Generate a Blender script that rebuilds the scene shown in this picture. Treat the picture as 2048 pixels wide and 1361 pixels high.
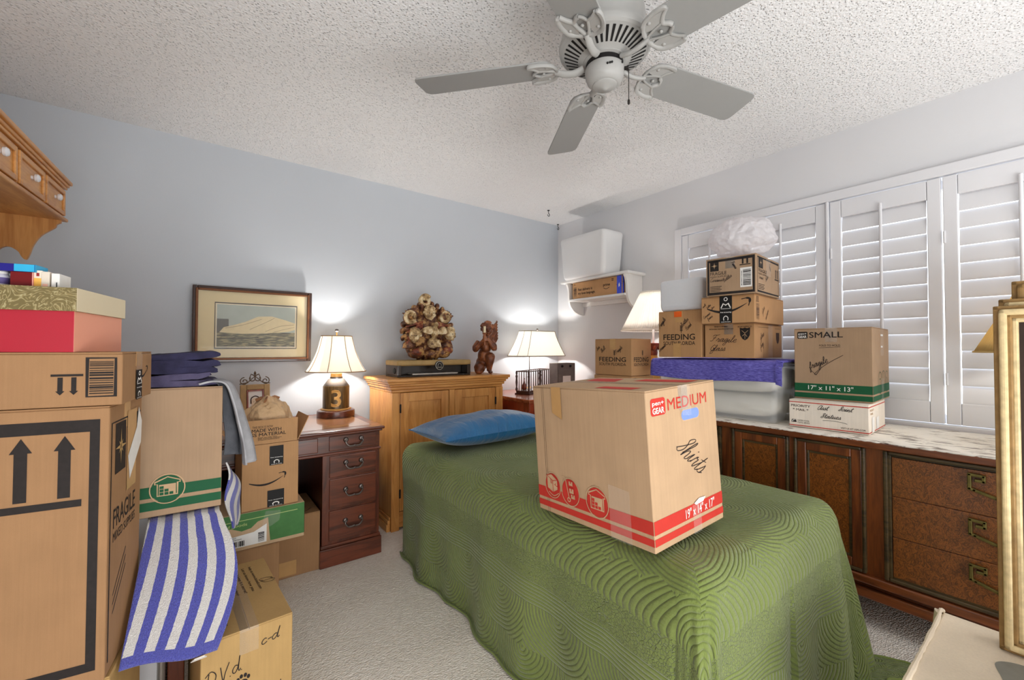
import bpy, math, random
import numpy as np
from mathutils import Vector, Matrix, Euler, noise
for o in list(bpy.data.objects): bpy.data.objects.remove(o)
sc = bpy.context.scene
COL = sc.collection
PI = math.pi
R = math.radians

# ------------------------------------------------------------ camera, light, exposure
cam_data = bpy.data.cameras.new('camera')
cam_data.sensor_fit = 'HORIZONTAL'
cam_data.sensor_width = 36.0
cam_data.lens = 848.2 / 2048 * 36.0
cam_data.clip_start = 0.02
cam = bpy.data.objects.new('camera', cam_data)
COL.objects.link(cam)
def aim_camera(o, loc, yaw, pitch, roll):
    f = Vector((math.cos(pitch) * math.cos(yaw), math.cos(pitch) * math.sin(yaw), math.sin(pitch)))
    r = f.cross(Vector((0, 0, 1))).normalized()
    u = r.cross(f)
    r2 = math.cos(roll) * r + math.sin(roll) * u
    u2 = -math.sin(roll) * r + math.cos(roll) * u
    m = Matrix((r2, u2, -f)).transposed().to_4x4()
    m.translation = Vector(loc)
    o.matrix_world = m
aim_camera(cam, (0, 0, 1.2), R(53.163), R(1.147), R(0.118))
sc.camera = cam

sc.view_settings.view_transform = 'Standard'
sc.view_settings.look = 'None'
sc.view_settings.gamma = 1.0
sc.view_settings.exposure = 0.14
sc.cycles.max_bounces = 10
sc.cycles.diffuse_bounces = 6
sc.cycles.transmission_bounces = 8
sc.cycles.caustics_reflective = False
sc.cycles.caustics_refractive = False
sc.cycles.sample_clamp_indirect = 4.0
sc.cycles.use_denoising = True

world = bpy.data.worlds.new('world')
sc.world = world
world.use_nodes = True
wn = world.node_tree.nodes
bg = wn['Background']
bg.inputs['Color'].default_value = (0.92, 0.96, 1.0, 1)
bg.inputs['Strength'].default_value = 3.0

def area_light(name, loc, target, sx, sy, power, color=(1, 1, 1), spread=180):
    l = bpy.data.lights.new(name, 'AREA')
    l.shape = 'RECTANGLE'
    l.size = sx; l.size_y = sy
    l.energy = power; l.color = color
    l.spread = R(spread)
    o = bpy.data.objects.new(name, l)
    o.location = loc
    o.rotation_euler = (Vector(target) - Vector(loc)).to_track_quat('-Z', 'Y').to_euler()
    COL.objects.link(o)
    return o
# added fill lamps behind the camera, out of view; no source is known there
area_light('right_rear_fill', (2.25, -1.36, 1.45), (2.1, 1.5, 1.15), 1.1, 1.8, 17, (1.0, 1.0, 1.0))  # fill added to brighten faces turned towards the right rear
area_light('upward_fill', (0.3, -1.30, 0.50), (0.6, 1.3, 2.5), 2.6, 0.9, 66, (0.975, 0.985, 0.985))  # fill added low down and tilted up to brighten the ceiling

# ------------------------------------------------------------ tags
def tag(o, label=None, cat=None, group=None, kind=None):
    if label: o['label'] = label
    if cat: o['category'] = cat
    if group: o['group'] = group
    if kind: o['kind'] = kind
    return o
def thing(name, label, cat, loc=(0, 0, 0), rot=(0, 0, 0), group=None):
    o = bpy.data.objects.new(name, None)
    o.empty_display_size = 0.05
    COL.objects.link(o)
    o.location = loc
    o.rotation_euler = rot if isinstance(rot, (tuple, list)) else (0, 0, rot)
    return tag(o, label, cat, group)
def copy_tree(o, parent=None):
    c = o.copy(); COL.objects.link(c); c.parent = parent
    for ch in list(o.children): copy_tree(ch, c)
    return c

# ------------------------------------------------------------ mesh builder
class MB:
    def __init__(s): s.v = []; s.f = []; s.m = Matrix.Identity(4); s.mi = 0; s.fm = []
    def add(s, vs, fs):
        n = len(s.v)
        s.v += [tuple(s.m @ Vector(p)) for p in vs]
        s.f += [tuple(i + n for i in f) for f in fs]
        s.fm += [s.mi] * len(fs)
        return s
    def at(s, loc=(0, 0, 0), rot=(0, 0, 0)):
        s.m = Matrix.Translation(loc) @ Euler(rot).to_matrix().to_4x4(); return s
    def box(s, c, d, taper=1.0):
        x, y, z = c; a, b, h = d[0] / 2, d[1] / 2, d[2] / 2; t = taper
        vs = [(x-a, y-b, z-h), (x+a, y-b, z-h), (x+a, y+b, z-h), (x-a, y+b, z-h),
              (x-a*t, y-b*t, z+h), (x+a*t, y-b*t, z+h), (x+a*t, y+b*t, z+h), (x-a*t, y+b*t, z+h)]
        return s.add(vs, [(3, 2, 1, 0), (4, 5, 6, 7), (0, 1, 5, 4), (1, 2, 6, 5), (2, 3, 7, 6), (3, 0, 4, 7)])
    def span(s, x0, x1, y0, y1, z0, z1):
        return s.box(((x0+x1)/2, (y0+y1)/2, (z0+z1)/2), (abs(x1-x0), abs(y1-y0), abs(z1-z0)))
    def lathe(s, prof, n=32, c=(0, 0, 0), sx=1, sy=1, caps=True):
        vs = []; fs = []
        for r, z in prof:
            for i in range(n):
                a = 2*PI*i/n
                vs.append((c[0]+r*sx*math.cos(a), c[1]+r*sy*math.sin(a), c[2]+z))
        for k in range(len(prof)-1):
            for i in range(n):
                j = (i+1) % n
                fs.append((k*n+i, k*n+j, (k+1)*n+j, (k+1)*n+i))
        if caps:
            fs.append(tuple(range(n-1, -1, -1)))
            fs.append(tuple((len(prof)-1)*n+i for i in range(n)))
        return s.add(vs, fs)
    def tube(s, pts, r, n=8, closed=False, flat=1.0):
        pts = [Vector(p) for p in pts]; N = len(pts)
        rr = r if isinstance(r, (list, tuple)) else [r]*N
        vs = []; fs = []
        prev = None
        for i, p in enumerate(pts):
            if closed: t = pts[(i+1) % N]-pts[i-1]
            else: t = pts[min(i+1, N-1)]-pts[max(i-1, 0)]
            t = t.normalized() if t.length > 1e-9 else Vector((0, 0, 1))
            if prev is None:
                u = t.orthogonal().normalized()
            else:
                u = (prev - t*prev.dot(t))
                u = u.normalized() if u.length > 1e-6 else t.orthogonal().normalized()
            prev = u; w = t.cross(u)
            for k in range(n):
                a = 2*PI*k/n
                vs.append(p + u*rr[i]*math.cos(a) + w*rr[i]*flat*math.sin(a))
        for i in range(N if closed else N-1):
            j = (i+1) % N
            for k in range(n):
                l = (k+1) % n
                fs.append((i*n+k, i*n+l, j*n+l, j*n+k))
        if not closed:
            fs.append(tuple(range(n-1, -1, -1))); fs.append(tuple((N-1)*n+k for k in range(n)))
        return s.add(vs, fs)
    def prism(s, poly, z0, z1, top=1.0):
        n = len(poly)
        vs = [(x, y, z0) for x, y in poly] + [(x*top, y*top, z1) for x, y in poly]
        fs = [tuple(range(n-1, -1, -1)), tuple(range(n, 2*n))]
        fs += [(i, (i+1) % n, n+(i+1) % n, n+i) for i in range(n)]
        return s.add(vs, fs)
    def grid(s, fn, nu, nv, cu=False, cv=False):
        vs = []; fs = []
        for j in range(nv+(0 if cv else 1)):
            for i in range(nu+(0 if cu else 1)):
                vs.append(fn(i/nu, j/nv))
        W = nu if cu else nu+1; Hh = nv if cv else nv+1
        for j in range(nv):
            for i in range(nu):
                fs.append((j*W+i, j*W+(i+1) % W, ((j+1) % Hh)*W+(i+1) % W, ((j+1) % Hh)*W+i))
        return s.add(vs, fs)
    def ball(s, c, r, n=16, m=10, rot=None):
        r = r if isinstance(r, (tuple, list)) else (r, r, r)
        M = Euler(rot).to_matrix() if rot else Matrix.Identity(3)
        vs = []; fs = []
        for j in range(1, m):
            t = PI*j/m
            for i in range(n):
                a = 2*PI*i/n
                p = M @ Vector((r[0]*math.sin(t)*math.cos(a), r[1]*math.sin(t)*math.sin(a), r[2]*math.cos(t)))
                vs.append(p+Vector(c))
        vs.append(M @ Vector((0, 0, r[2])) + Vector(c)); vs.append(M @ Vector((0, 0, -r[2])) + Vector(c))
        T, B = len(vs)-2, len(vs)-1
        for j in range(m-2):
            for i in range(n):
                k = (i+1) % n
                fs.append((j*n+i, (j+1)*n+i, (j+1)*n+k, j*n+k))
        for i in range(n):
            k = (i+1) % n
            fs.append((T, i, k)); fs.append((B, (m-2)*n+k, (m-2)*n+i))
        return s.add(vs, fs)
    def build(s, name, mat, parent=None, smooth=40, bevel=0, seg=2, sub=0, solid=0, remesh=0, uv=None):
        me = bpy.data.meshes.new(name)
        me.from_pydata(s.v, [], s.f)
        mats = mat if isinstance(mat, (list, tuple)) else [mat]
        for m in mats: me.materials.append(m)
        if len(mats) > 1: me.polygons.foreach_set('material_index', s.fm)
        if uv is not None:
            l = me.uv_layers.new(name='UVMap')
            vi = np.zeros(len(me.loops), dtype=np.int32); me.loops.foreach_get('vertex_index', vi)
            l.data.foreach_set('uv', np.asarray(uv, dtype=np.float32)[vi].ravel())
        me.validate()
        if smooth:
            me.shade_smooth()
            if smooth < 180: me.set_sharp_from_angle(angle=R(smooth))
        me.update()
        o = bpy.data.objects.new(name, me); COL.objects.link(o)
        if parent is not None: o.parent = parent
        if remesh:
            q = o.modifiers.new('r', 'REMESH'); q.mode = 'VOXEL'; q.voxel_size = remesh; q.use_smooth_shade = True
            q = o.modifiers.new('s', 'SMOOTH'); q.iterations = 2; q.factor = 0.5
        if solid:
            q = o.modifiers.new('t', 'SOLIDIFY'); q.thickness = solid; q.offset = -1
        if bevel:
            q = o.modifiers.new('b', 'BEVEL'); q.width = bevel; q.segments = seg; q.limit_method = 'ANGLE'; q.angle_limit = R(50)
            q.harden_normals = False
        if sub:
            q = o.modifiers.new('u', 'SUBSURF'); q.levels = sub; q.render_levels = sub
        return o
def mb(): return MB()
def catmull(pts, k=6, closed=False):
    P = [Vector(p) for p in pts]; N = len(P); out = []
    if N < 3: return P
    rng = range(N if closed else N-1)
    for i in rng:
        p0 = P[(i-1) % N] if closed or i > 0 else P[0]*2-P[1]
        p1 = P[i]; p2 = P[(i+1) % N]
        p3 = P[(i+2) % N] if closed or i+2 < N else P[-1]*2-P[-2]
        for j in range(k):
            t = j/k
            out.append(0.5*((2*p1)+(p2-p0)*t+(2*p0-5*p1+4*p2-p3)*t*t+(3*p1-p0-3*p2+p3)*t**3))
    if not closed: out.append(P[-1])
    return out

# ------------------------------------------------------------ materials
def lin(c): return c/12.92 if c <= 0.04045 else ((c+0.055)/1.055)**2.4
def rgb(r, g, b): return (lin(r/255), lin(g/255), lin(b/255), 1)
class NT:
    """small helper for writing node graphs"""
    def __init__(s, name):
        s.mat = bpy.data.materials.new(name); s.mat.use_nodes = True
        s.t = s.mat.node_tree; s.b = s.t.nodes['Principled BSDF']
    def n(s, typ, **kw):
        x = s.t.nodes.new(typ)
        for k, v in kw.items():
            if k in ('i',):
                for a, b in v.items():
                    if isinstance(b, bpy.types.NodeSocket): s.t.links.new(b, x.inputs[a])
                    else: x.inputs[a].default_value = b
            else: setattr(x, k, v)
        return x
    def math(s, op, a, b=None, c=None):
        x = s.t.nodes.new('ShaderNodeMath'); x.operation = op
        for k, v in enumerate((a, b, c)):
            if v is None: continue
            if isinstance(v, bpy.types.NodeSocket): s.t.links.new(v, x.inputs[k])
            else: x.inputs[k].default_value = v
        return x.outputs[0]
    def ramp(s, fac, stops, interp='LINEAR'):
        x = s.t.nodes.new('ShaderNodeValToRGB'); x.color_ramp.interpolation = interp
        e = x.color_ramp.elements
        while len(e) < len(stops): e.new(0.5)
        for k, (p, c) in enumerate(stops): e[k].position = p; e[k].color = c
        s.t.links.new(fac, x.inputs[0]); return x.outputs[0]
    def coord(s, kind='Object', scale=(1, 1, 1), rot=(0, 0, 0)):
        c = s.t.nodes.new('ShaderNodeTexCoord'); m = s.t.nodes.new('ShaderNodeMapping')
        m.inputs['Scale'].default_value = scale; m.inputs['Rotation'].default_value = rot
        s.t.links.new(c.outputs[kind], m.inputs[0]); return m.outputs[0]
    def link(s, a, sock): s.t.links.new(a, s.b.inputs[sock] if isinstance(sock, str) else sock)
    def bump(s, h, strength=0.3, dist=0.002):
        x = s.t.nodes.new('ShaderNodeBump'); x.inputs['Strength'].default_value = strength; x.inputs['Distance'].default_value = dist
        s.t.links.new(h, x.inputs['Height']); s.t.links.new(x.outputs[0], s.b.inputs['Normal'])
def plain(name, col, rough=0.6, metal=0, noise_amt=0.08, nscale=30, bump=0, bscale=60, spec=0.3, coat=0, bdist=0.002):
    k = NT(name); k.b.inputs['Roughness'].default_value = rough; k.b.inputs['Metallic'].default_value = metal
    k.b.inputs['Specular IOR Level'].default_value = spec; k.b.inputs['Coat Weight'].default_value = coat
    co = k.coord()
    nz = k.n('ShaderNodeTexNoise', i={'Vector': co, 'Scale': nscale, 'Detail': 4.0})
    c0 = tuple(x*(1-noise_amt) for x in col[:3])+(1,); c1 = tuple(min(1, x*(1+noise_amt)) for x in col[:3])+(1,)
    k.link(k.ramp(nz.outputs[0], [(0.3, c0), (0.7, c1)]), 'Base Color')
    if bump:
        b = k.n('ShaderNodeTexNoise', i={'Vector': co, 'Scale': bscale, 'Detail': 3.0})
        k.bump(b.outputs[0], bump, bdist)
    return k.mat
def cardboard(name, col, rough=0.75):
    k = NT(name); k.b.inputs['Roughness'].default_value = rough; k.b.inputs['Specular IOR Level'].default_value = 0.25
    co = k.coord(); co2 = k.coord(scale=(1, 1, 0.03))
    n1 = k.n('ShaderNodeTexNoise', i={'Vector': co, 'Scale': 9.0, 'Detail': 3.0})
    n2 = k.n('ShaderNodeTexNoise', i={'Vector': co2, 'Scale': 160.0, 'Detail': 2.0})
    n3 = k.n('ShaderNodeTexNoise', i={'Vector': co, 'Scale': 700.0, 'Detail': 1.0})
    f = k.math('ADD', k.math('MULTIPLY', n1.outputs[0], 0.5), k.math('ADD', k.math('MULTIPLY', n2.outputs[0], 0.3), k.math('MULTIPLY', n3.outputs[0], 0.2)))
    k.link(k.ramp(f, [(0.3, tuple(x*0.88 for x in col[:3])+(1,)), (0.7, tuple(min(1, x*1.1) for x in col[:3])+(1,))]), 'Base Color')
    k.bump(k.math('ADD', n2.outputs[0], k.math('MULTIPLY', n1.outputs[0], 1.5)), 0.12, 0.002)
    return k.mat
def wood(name, dark, light, axis=2, rough=0.4, scale=1.0, coat=0.2, burl=False, knots=0.0):
    k = NT(name); k.b.inputs['Roughness'].default_value = rough; k.b.inputs['Coat Weight'].default_value = coat
    k.b.inputs['Coat Roughness'].default_value = 0.25
    sc_ = [9.0*scale]*3; sc_[axis] = 0.9*scale
    co = k.coord(scale=tuple(sc_)) if not burl else k.coord(scale=(14*scale, 14*scale, 10*scale))
    n1 = k.n('ShaderNodeTexNoise', i={'Vector': co, 'Scale': 1.6, 'Detail': 5.0, 'Roughness': 0.6, 'Distortion': 2.5 if burl else 0.8})
    rings = k.math('SINE', k.math('MULTIPLY', n1.outputs[0], 38.0 if burl else 26.0))
    n2 = k.n('ShaderNodeTexNoise', i={'Vector': co, 'Scale': 14.0, 'Detail': 3.0})
    f = k.math('ADD', k.math('MULTIPLY', rings, 0.15 if burl else 0.10), k.math('ADD', k.math('MULTIPLY', n2.outputs[0], 0.35), k.math('MULTIPLY', n1.outputs[0], 0.45)))
    k.link(k.ramp(f, [(0.22, dark), (0.56, light)]), 'Base Color')
    k.bump(f, 0.06, 0.002)
    return k.mat
M = {}
M['wall_blue'] = plain('blue grey wall paint', rgb(196, 201, 207), 0.85, noise_amt=0.012, nscale=3, bump=0.12, bscale=140, bdist=0.002)
M['wall_white'] = plain('white wall paint', rgb(215, 215, 217), 0.85, noise_amt=0.01, nscale=3, bump=0.12, bscale=140, bdist=0.002)
M['trim_white'] = plain('white satin paint', rgb(218, 218, 221), 0.45, noise_amt=0.008, nscale=5)
M['shelf_white'] = plain('white shelf paint', rgb(228, 227, 225), 0.5, noise_amt=0.008, nscale=5)
M['plastic_white'] = plain('white moulded plastic', rgb(226, 226, 226), 0.45, noise_amt=0.01, nscale=6)
M['foam_white'] = plain('white foam', rgb(222, 224, 228), 0.7, noise_amt=0.01, nscale=80, bump=0.1, bscale=250)
M['fan'] = plain('fan enamel', rgb(164, 163, 160), 0.4, noise_amt=0.01, nscale=8)
M['fan_blade'] = plain('fan blade face', rgb(148, 148, 146), 0.5, noise_amt=0.015, nscale=6)
M['black'] = plain('black', rgb(24, 22, 22), 0.6)
M['ink'] = plain('black print', rgb(38, 32, 30), 0.7, noise_amt=0.15, nscale=90)
M['pen'] = plain('marker ink', rgb(34, 28, 30), 0.6)
M['ink_brown'] = plain('brown print', rgb(70, 48, 40), 0.7)
M['ink_red'] = plain('red print', rgb(190, 52, 42), 0.65, noise_amt=0.05)
M['ink_green'] = plain('green print', rgb(16, 84, 50), 0.65, noise_amt=0.06)
M['ink_white'] = plain('white print', rgb(236, 232, 226), 0.65)
M['label_white'] = plain('white paper label', rgb(232, 230, 226), 0.6, noise_amt=0.02)
M['ink_pale'] = plain('bare card between prints', rgb(196, 164, 128), 0.75)
M['kraft'] = cardboard('kraft cardboard', rgb(184, 153, 120))
M['kraft_warm'] = cardboard('warm kraft cardboard', rgb(180, 138, 96))
M['kraft_brown'] = cardboard('brown cardboard', rgb(158, 120, 84))
M['kraft_gold'] = cardboard('yellowish cardboard', rgb(182, 148, 96))
M['kraft_pale'] = cardboard('pale cardboard', rgb(194, 164, 130))
M['kraft_grey'] = cardboard('greyish cardboard', rgb(166, 138, 110))
M['kraft_cream'] = cardboard('cream cardboard', rgb(226, 211, 188))
M['card_white'] = cardboard('white mailing card', rgb(232, 222, 208))
M['tape'] = plain('tan packing tape', rgb(190, 148, 96), 0.25, noise_amt=0.04, spec=0.5)
M['steel'] = plain('aged steel', rgb(120, 112, 108), 0.35, 0.9)
M['brass_old'] = plain('aged brass', rgb(118, 108, 62), 0.4, 0.8, noise_amt=0.2, nscale=60)
M['pine'] = wood('orange pine', rgb(178, 116, 50), rgb(206, 146, 76), 2, 0.42)
M['pine_x'] = wood('orange pine across', rgb(178, 116, 50), rgb(206, 146, 76), 0, 0.42)
M['pine_y'] = wood('orange pine lengthwise', rgb(180, 118, 52), rgb(210, 150, 80), 1, 0.42)
M['mahogany'] = wood('dark mahogany', rgb(68, 31, 18), rgb(106, 50, 29), 2, 0.3, coat=0.4)
M['mahogany_x'] = wood('dark mahogany across', rgb(72, 34, 20), rgb(112, 54, 32), 0, 0.3, coat=0.4)
M['cherry'] = wood('red cherry wood', rgb(112, 40, 22), rgb(160, 66, 36), 2, 0.28, coat=0.5)
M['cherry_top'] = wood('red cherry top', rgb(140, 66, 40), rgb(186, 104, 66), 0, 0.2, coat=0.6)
M['walnut'] = wood('red brown walnut', rgb(84, 40, 18), rgb(132, 70, 30), 2, 0.32, coat=0.3)
M['walnut_y'] = wood('red brown walnut lengthwise', rgb(84, 40, 18), rgb(132, 70, 30), 1, 0.32, coat=0.3)
M['burl'] = wood('burl veneer', rgb(84, 44, 14), rgb(142, 82, 30), 2, 0.32, coat=0.3, burl=True, scale=1.6)
M['walnut_dark'] = wood('dark olive moulding', rgb(46, 36, 18), rgb(84, 66, 36), 1, 0.4)
# ------------------------------------------------------------ room shell
XL, XR, YB, YF, HC = -0.82, 2.97, 3.18, -1.45, 2.46
def popcorn():
    k = NT('popcorn ceiling'); k.b.inputs['Roughness'].default_value = 0.95; k.b.inputs['Specular IOR Level'].default_value = 0.05
    co = k.coord()
    v = k.n('ShaderNodeTexVoronoi', i={'Vector': co, 'Scale': 105.0, 'Randomness': 1.0}); v.feature = 'SMOOTH_F1'
    v.inputs['Smoothness'].default_value = 0.4
    nz = k.n('ShaderNodeTexNoise', i={'Vector': co, 'Scale': 85.0, 'Detail': 3.0, 'Roughness': 0.6})
    pit = k.n('ShaderNodeTexVoronoi', i={'Vector': co, 'Scale': 88.0, 'Randomness': 1.0})
    hole = k.math('MINIMUM', k.math('MULTIPLY', pit.outputs['Distance'], 3.2), 1.0)
    h = k.math('ADD', k.math('ADD', k.math('MULTIPLY', k.math('SUBTRACT', 1.0, v.outputs['Distance']), 0.35), k.math('MULTIPLY', nz.outputs[0], 0.7)), k.math('MULTIPLY', hole, 1.3))
    k.b.inputs['Base Color'].default_value = rgb(236, 236, 236)
    k.bump(h, 0.9, 0.0055)
    return k.mat
def carpet():
    k = NT('loop pile carpet'); k.b.inputs['Roughness'].default_value = 0.95; k.b.inputs['Specular IOR Level'].default_value = 0.05
    co = k.coord(scale=(1.0, 1.7, 1.0), rot=(0, 0, 0.35))
    v = k.n('ShaderNodeTexVoronoi', i={'Vector': co, 'Scale': 95.0, 'Randomness': 0.7})
    nz = k.n('ShaderNodeTexNoise', i={'Vector': co, 'Scale': 40.0, 'Detail': 4.0})
    big = k.n('ShaderNodeTexNoise', i={'Vector': co, 'Scale': 3.0, 'Detail': 2.0})
    f = k.math('ADD', k.math('MULTIPLY', nz.outputs[0], 0.7), k.math('MULTIPLY', big.outputs[0], 0.3))
    k.link(k.ramp(f, [(0.3, rgb(226, 217, 205)), (0.7, rgb(244, 238, 229))]), 'Base Color')
    k.bump(k.math('ADD', k.math('MULTIPLY', v.outputs['Distance'], -1.0), k.math('MULTIPLY', nz.outputs[0], 0.5)), 0.9, 0.006)
    return k.mat
M['ceiling'] = popcorn(); M['carpet'] = carpet()
def struct(name, m, mat, **kw):
    o = m.build(name, mat, **kw); o['kind'] = 'structure'; return o
struct('floor', mb().span(XL-.1, XR+.1, YF-.1, YB+.1, -0.1, 0), M['carpet'], smooth=0)
struct('ceiling', mb().span(XL-.1, XR+.1, YF-.1, YB+.1, HC, HC+0.1), M['ceiling'], smooth=0)
struct('wall_back', mb().span(XL-.1, XR+.1, YB, YB+0.1, 0, HC), M['wall_blue'], smooth=0)
struct('wall_left', mb().span(XL-.1, XL, YF, YB, 0, HC), M['wall_white'], smooth=0)
WY0, WY1, WZ0, WZ1 = -0.11, 1.79, 0.83, 2.057
w = mb()
w.span(XR, XR+.1, WY1, YB+.1, 0, HC); w.span(XR, XR+.1, YF, WY0, 0, HC)
w.span(XR, XR+.1, WY0, WY1, 0, WZ0); w.span(XR, XR+.1, WY0, WY1, WZ1, HC)
struct('wall_right', w, M['wall_white'], smooth=0)
# unseen wall behind the camera; its wide opening is made up for the lighting
w = mb()
w.span(XL, -0.75, YF-.1, YF, 0, HC); w.span(2.85, XR, YF-.1, YF, 0, HC); w.span(-0.75, 2.85, YF-.1, YF, 2.36, HC)
struct('wall_front', w, M['wall_white'], smooth=0)
# made-up hall shell, unseen, added to shut out world light behind the opening
w = mb()
w.span(-1.2, 3.3, -3.1, -3.0, 0, HC); w.span(-1.3, -1.2, -3.1, YF-.1, 0, HC); w.span(3.3, 3.4, -3.1, YF-.1, 0, HC); w.span(-1.3, 3.4, -3.1, YF-.1, HC, HC+.1); w.span(-1.3, 3.4, -3.1, YF-.1, -.1, 0)
struct('wall_rear_light_block', w, M['wall_white'], smooth=0)
# baseboards
struct('baseboard_back', mb().span(XL, XR, YB-0.012, YB, 0, 0.09), M['trim_white'], smooth=0, bevel=0.004)
struct('baseboard_left', mb().span(XL, XL+0.012, YF, YB-0.012, 0, 0.09), M['trim_white'], smooth=0, bevel=0.004)
struct('baseboard_right', mb().span(XR-0.012, XR, YF, YB-0.012, 0, 0.09), M['trim_white'], smooth=0, bevel=0.004)
# window: glass and frame behind the shutters
def glass(name, rough=0.0, col=(1, 1, 1, 1)):
    k = NT(name); k.b.inputs['Transmission Weight'].default_value = 1.0; k.b.inputs['Roughness'].default_value = rough
    k.b.inputs['IOR'].default_value = 1.45; k.b.inputs['Base Color'].default_value = col
    return k.mat
def thin_glass(name, alpha=0.08, col=(0.9, 0.95, 1, 1), rough=0.05):
    k = NT(name); k.b.inputs['Roughness'].default_value = rough; k.b.inputs['Base Color'].default_value = col
    tr = k.n('ShaderNodeBsdfTransparent'); mx = k.n('ShaderNodeMixShader')
    mx.inputs[0].default_value = alpha
    k.t.links.new(tr.outputs[0], mx.inputs[1]); k.t.links.new(k.b.outputs[0], mx.inputs[2])
    k.t.links.new(mx.outputs[0], k.t.nodes['Material Output'].inputs[0])
    return k.mat
M['pane'] = thin_glass('window pane')
wi = mb()
for y in (WY0+.02, (WY0+WY1)/2, WY1-.02): wi.span(XR+.07, XR+.10, y-.02, y+.02, WZ0, WZ1)
for z in (WZ0+.02, WZ1-.02): wi.span(XR+.07, XR+.10, WY0, WY1, z-.02, z+.02)
wo = struct('window_1', wi, M['trim_white'], smooth=0)
mb().span(XR+.083, XR+.087, WY0, WY1, WZ0, WZ1).build('window_glass', M['pane'], wo, smooth=0)
# shutter frame around the opening
t = mb()
FX0, FX1 = 2.935, 2.972
t.span(FX0, FX1, WY1, 1.845, 0.80, 2.11); t.span(FX0, FX1, -0.17, WY0, 0.80, 2.11)
t.span(FX0, FX1, WY0, WY1, WZ1, 2.11); t.span(FX0, FX1, WY0, WY1, 0.80, WZ0)
t.span(FX0-.004, FX1, 0.858, 0.872, WZ0, WZ1)
struct('trim_1', t, M['trim_white'], smooth=0, bevel=0.004)
# shutter panels
def slat_profile():
    pts = []
    for i in range(16):
        a = 2*PI*i/16
        pts.append((0.0430*math.cos(a), 0.0055*math.sin(a)*(1 if abs(math.cos(a)) < .95 else .6)))
    return pts
SLAT = slat_profile()
def shutter(y0, y1, label, rod=True, tilt=R(10)):
    x0, x1 = 2.945, 2.972
    yc = (y0+y1)/2
    p = thing('shutter_panel', label, 'window shutter', (2.958, yc, 0.835), 0, 'plantation shutter panels in the window')
    a, b = y0-yc, y1-yc; st = 0.05
    f = mb(); H = 2.052-0.835
    f.span(-.013, .014, a, a+st, 0, H); f.span(-.013, .014, b-st, b, 0, H)
    f.build('stile_frame', M['trim_white'], p, smooth=0, bevel=0.003)
    mb().span(-.012, .013, a+st+.0015, b-st-.0015, H-.098, H-.002).build('rail', M['trim_white'], p, smooth=0, bevel=0.003)
    mb().span(-.012, .013, a+st+.0015, b-st-.0015, .0, .105).build('rail', M['trim_white'], p, smooth=0, bevel=0.003)
    n = 12; pz = (H-.098-.105)/n
    me = None
    for i in range(n):
        s = mb(); zc = .105+pz*(i+.5)
        c, d = math.cos(PI/2-tilt), math.sin(PI/2-tilt)
        L0, L1 = a+st+.004, b-st-.004
        vs = []; fs = []
        N = len(SLAT)
        for yy in (L0, L1):
            for u, v in SLAT: vs.append((u*c-v*d, yy, u*d+v*c))
        fs.append(tuple(range(N))); fs.append(tuple(range(2*N-1, N-1, -1)))
        for q in range(N): fs.append((q, N+q, N+(q+1) % N, (q+1) % N))
        if me is None:
            s.add(vs, fs); o = s.build('louver', M['trim_white'], p, smooth=50); me = o.data
        else:
            o = bpy.data.objects.new('louver', me); COL.objects.link(o); o.parent = p
        o.location = (0.0, 0, zc)
    if rod:
        r = mb(); yr = 0.0
        r.tube([(-.026, yr, .14), (-.026, yr, H-.075)], 0.0075, 10)
        r.ball((-.026, yr, H-.073), (.0085, .0085, .008), 10, 6)
        r.build('tilt_rod', M['trim_white'], p)
    for yy, zz in ((b-.004, .22), (b-.004, H-.3)):
        h = mb(); h.tube([(-.017, yy, zz-.03), (-.017, yy, zz+.03)], .005, 8); h.build('hinge', M['trim_white'], p)
    return p
shutter(1.347, 1.788, 'white louvered shutter panel nearest the corner shelf, mostly behind the plastic bag')
shutter(0.876, 1.343, 'white louvered shutter panel between the three box stack and the box printed SMALL')
shutter(0.397, 0.853, 'white louvered shutter panel rising behind the box printed SMALL')
shutter(-0.105, 0.390, 'white louvered shutter panel behind the pleated shade cut off by gilt frames')

# ------------------------------------------------------------ writing on things
def text_mesh(body, bold=0.0, spacing=1.0, lines=1.0):
    c = bpy.data.curves.new('t', 'FONT'); c.body = body; c.size = 1.0
    c.resolution_u = 3; c.space_character = spacing; c.space_line = lines
    o = bpy.data.objects.new('t', c); m = o.to_mesh()
    vs = [(v.co.x, v.co.y) for v in m.vertices]; fs = [tuple(p.vertices) for p in m.polygons]
    o.to_mesh_clear(); bpy.data.objects.remove(o); bpy.data.curves.remove(c)
    if bold > 0:                                             # thicken every outline edge
        cnt = {}
        for f in fs:
            for a, b in zip(f, f[1:]+f[:1]): cnt[(min(a, b), max(a, b))] = cnt.get((min(a, b), max(a, b)), 0)+1
        for (a, b), n_ in cnt.items():
            if n_ != 1: continue
            (x0, y0), (x1, y1) = vs[a], vs[b]; dx, dy = x1-x0, y1-y0; L = math.hypot(dx, dy)
            if L < 1e-6: continue
            tx, ty = dx/L*bold, dy/L*bold; q = len(vs)
            vs += [(x0-tx+ty, y0-ty-tx), (x1+tx+ty, y1+ty-tx), (x1+tx-ty, y1+ty+tx), (x0-tx-ty, y0-ty+tx)]; fs.append((q, q+1, q+2, q+3))
    return vs, fs
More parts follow.
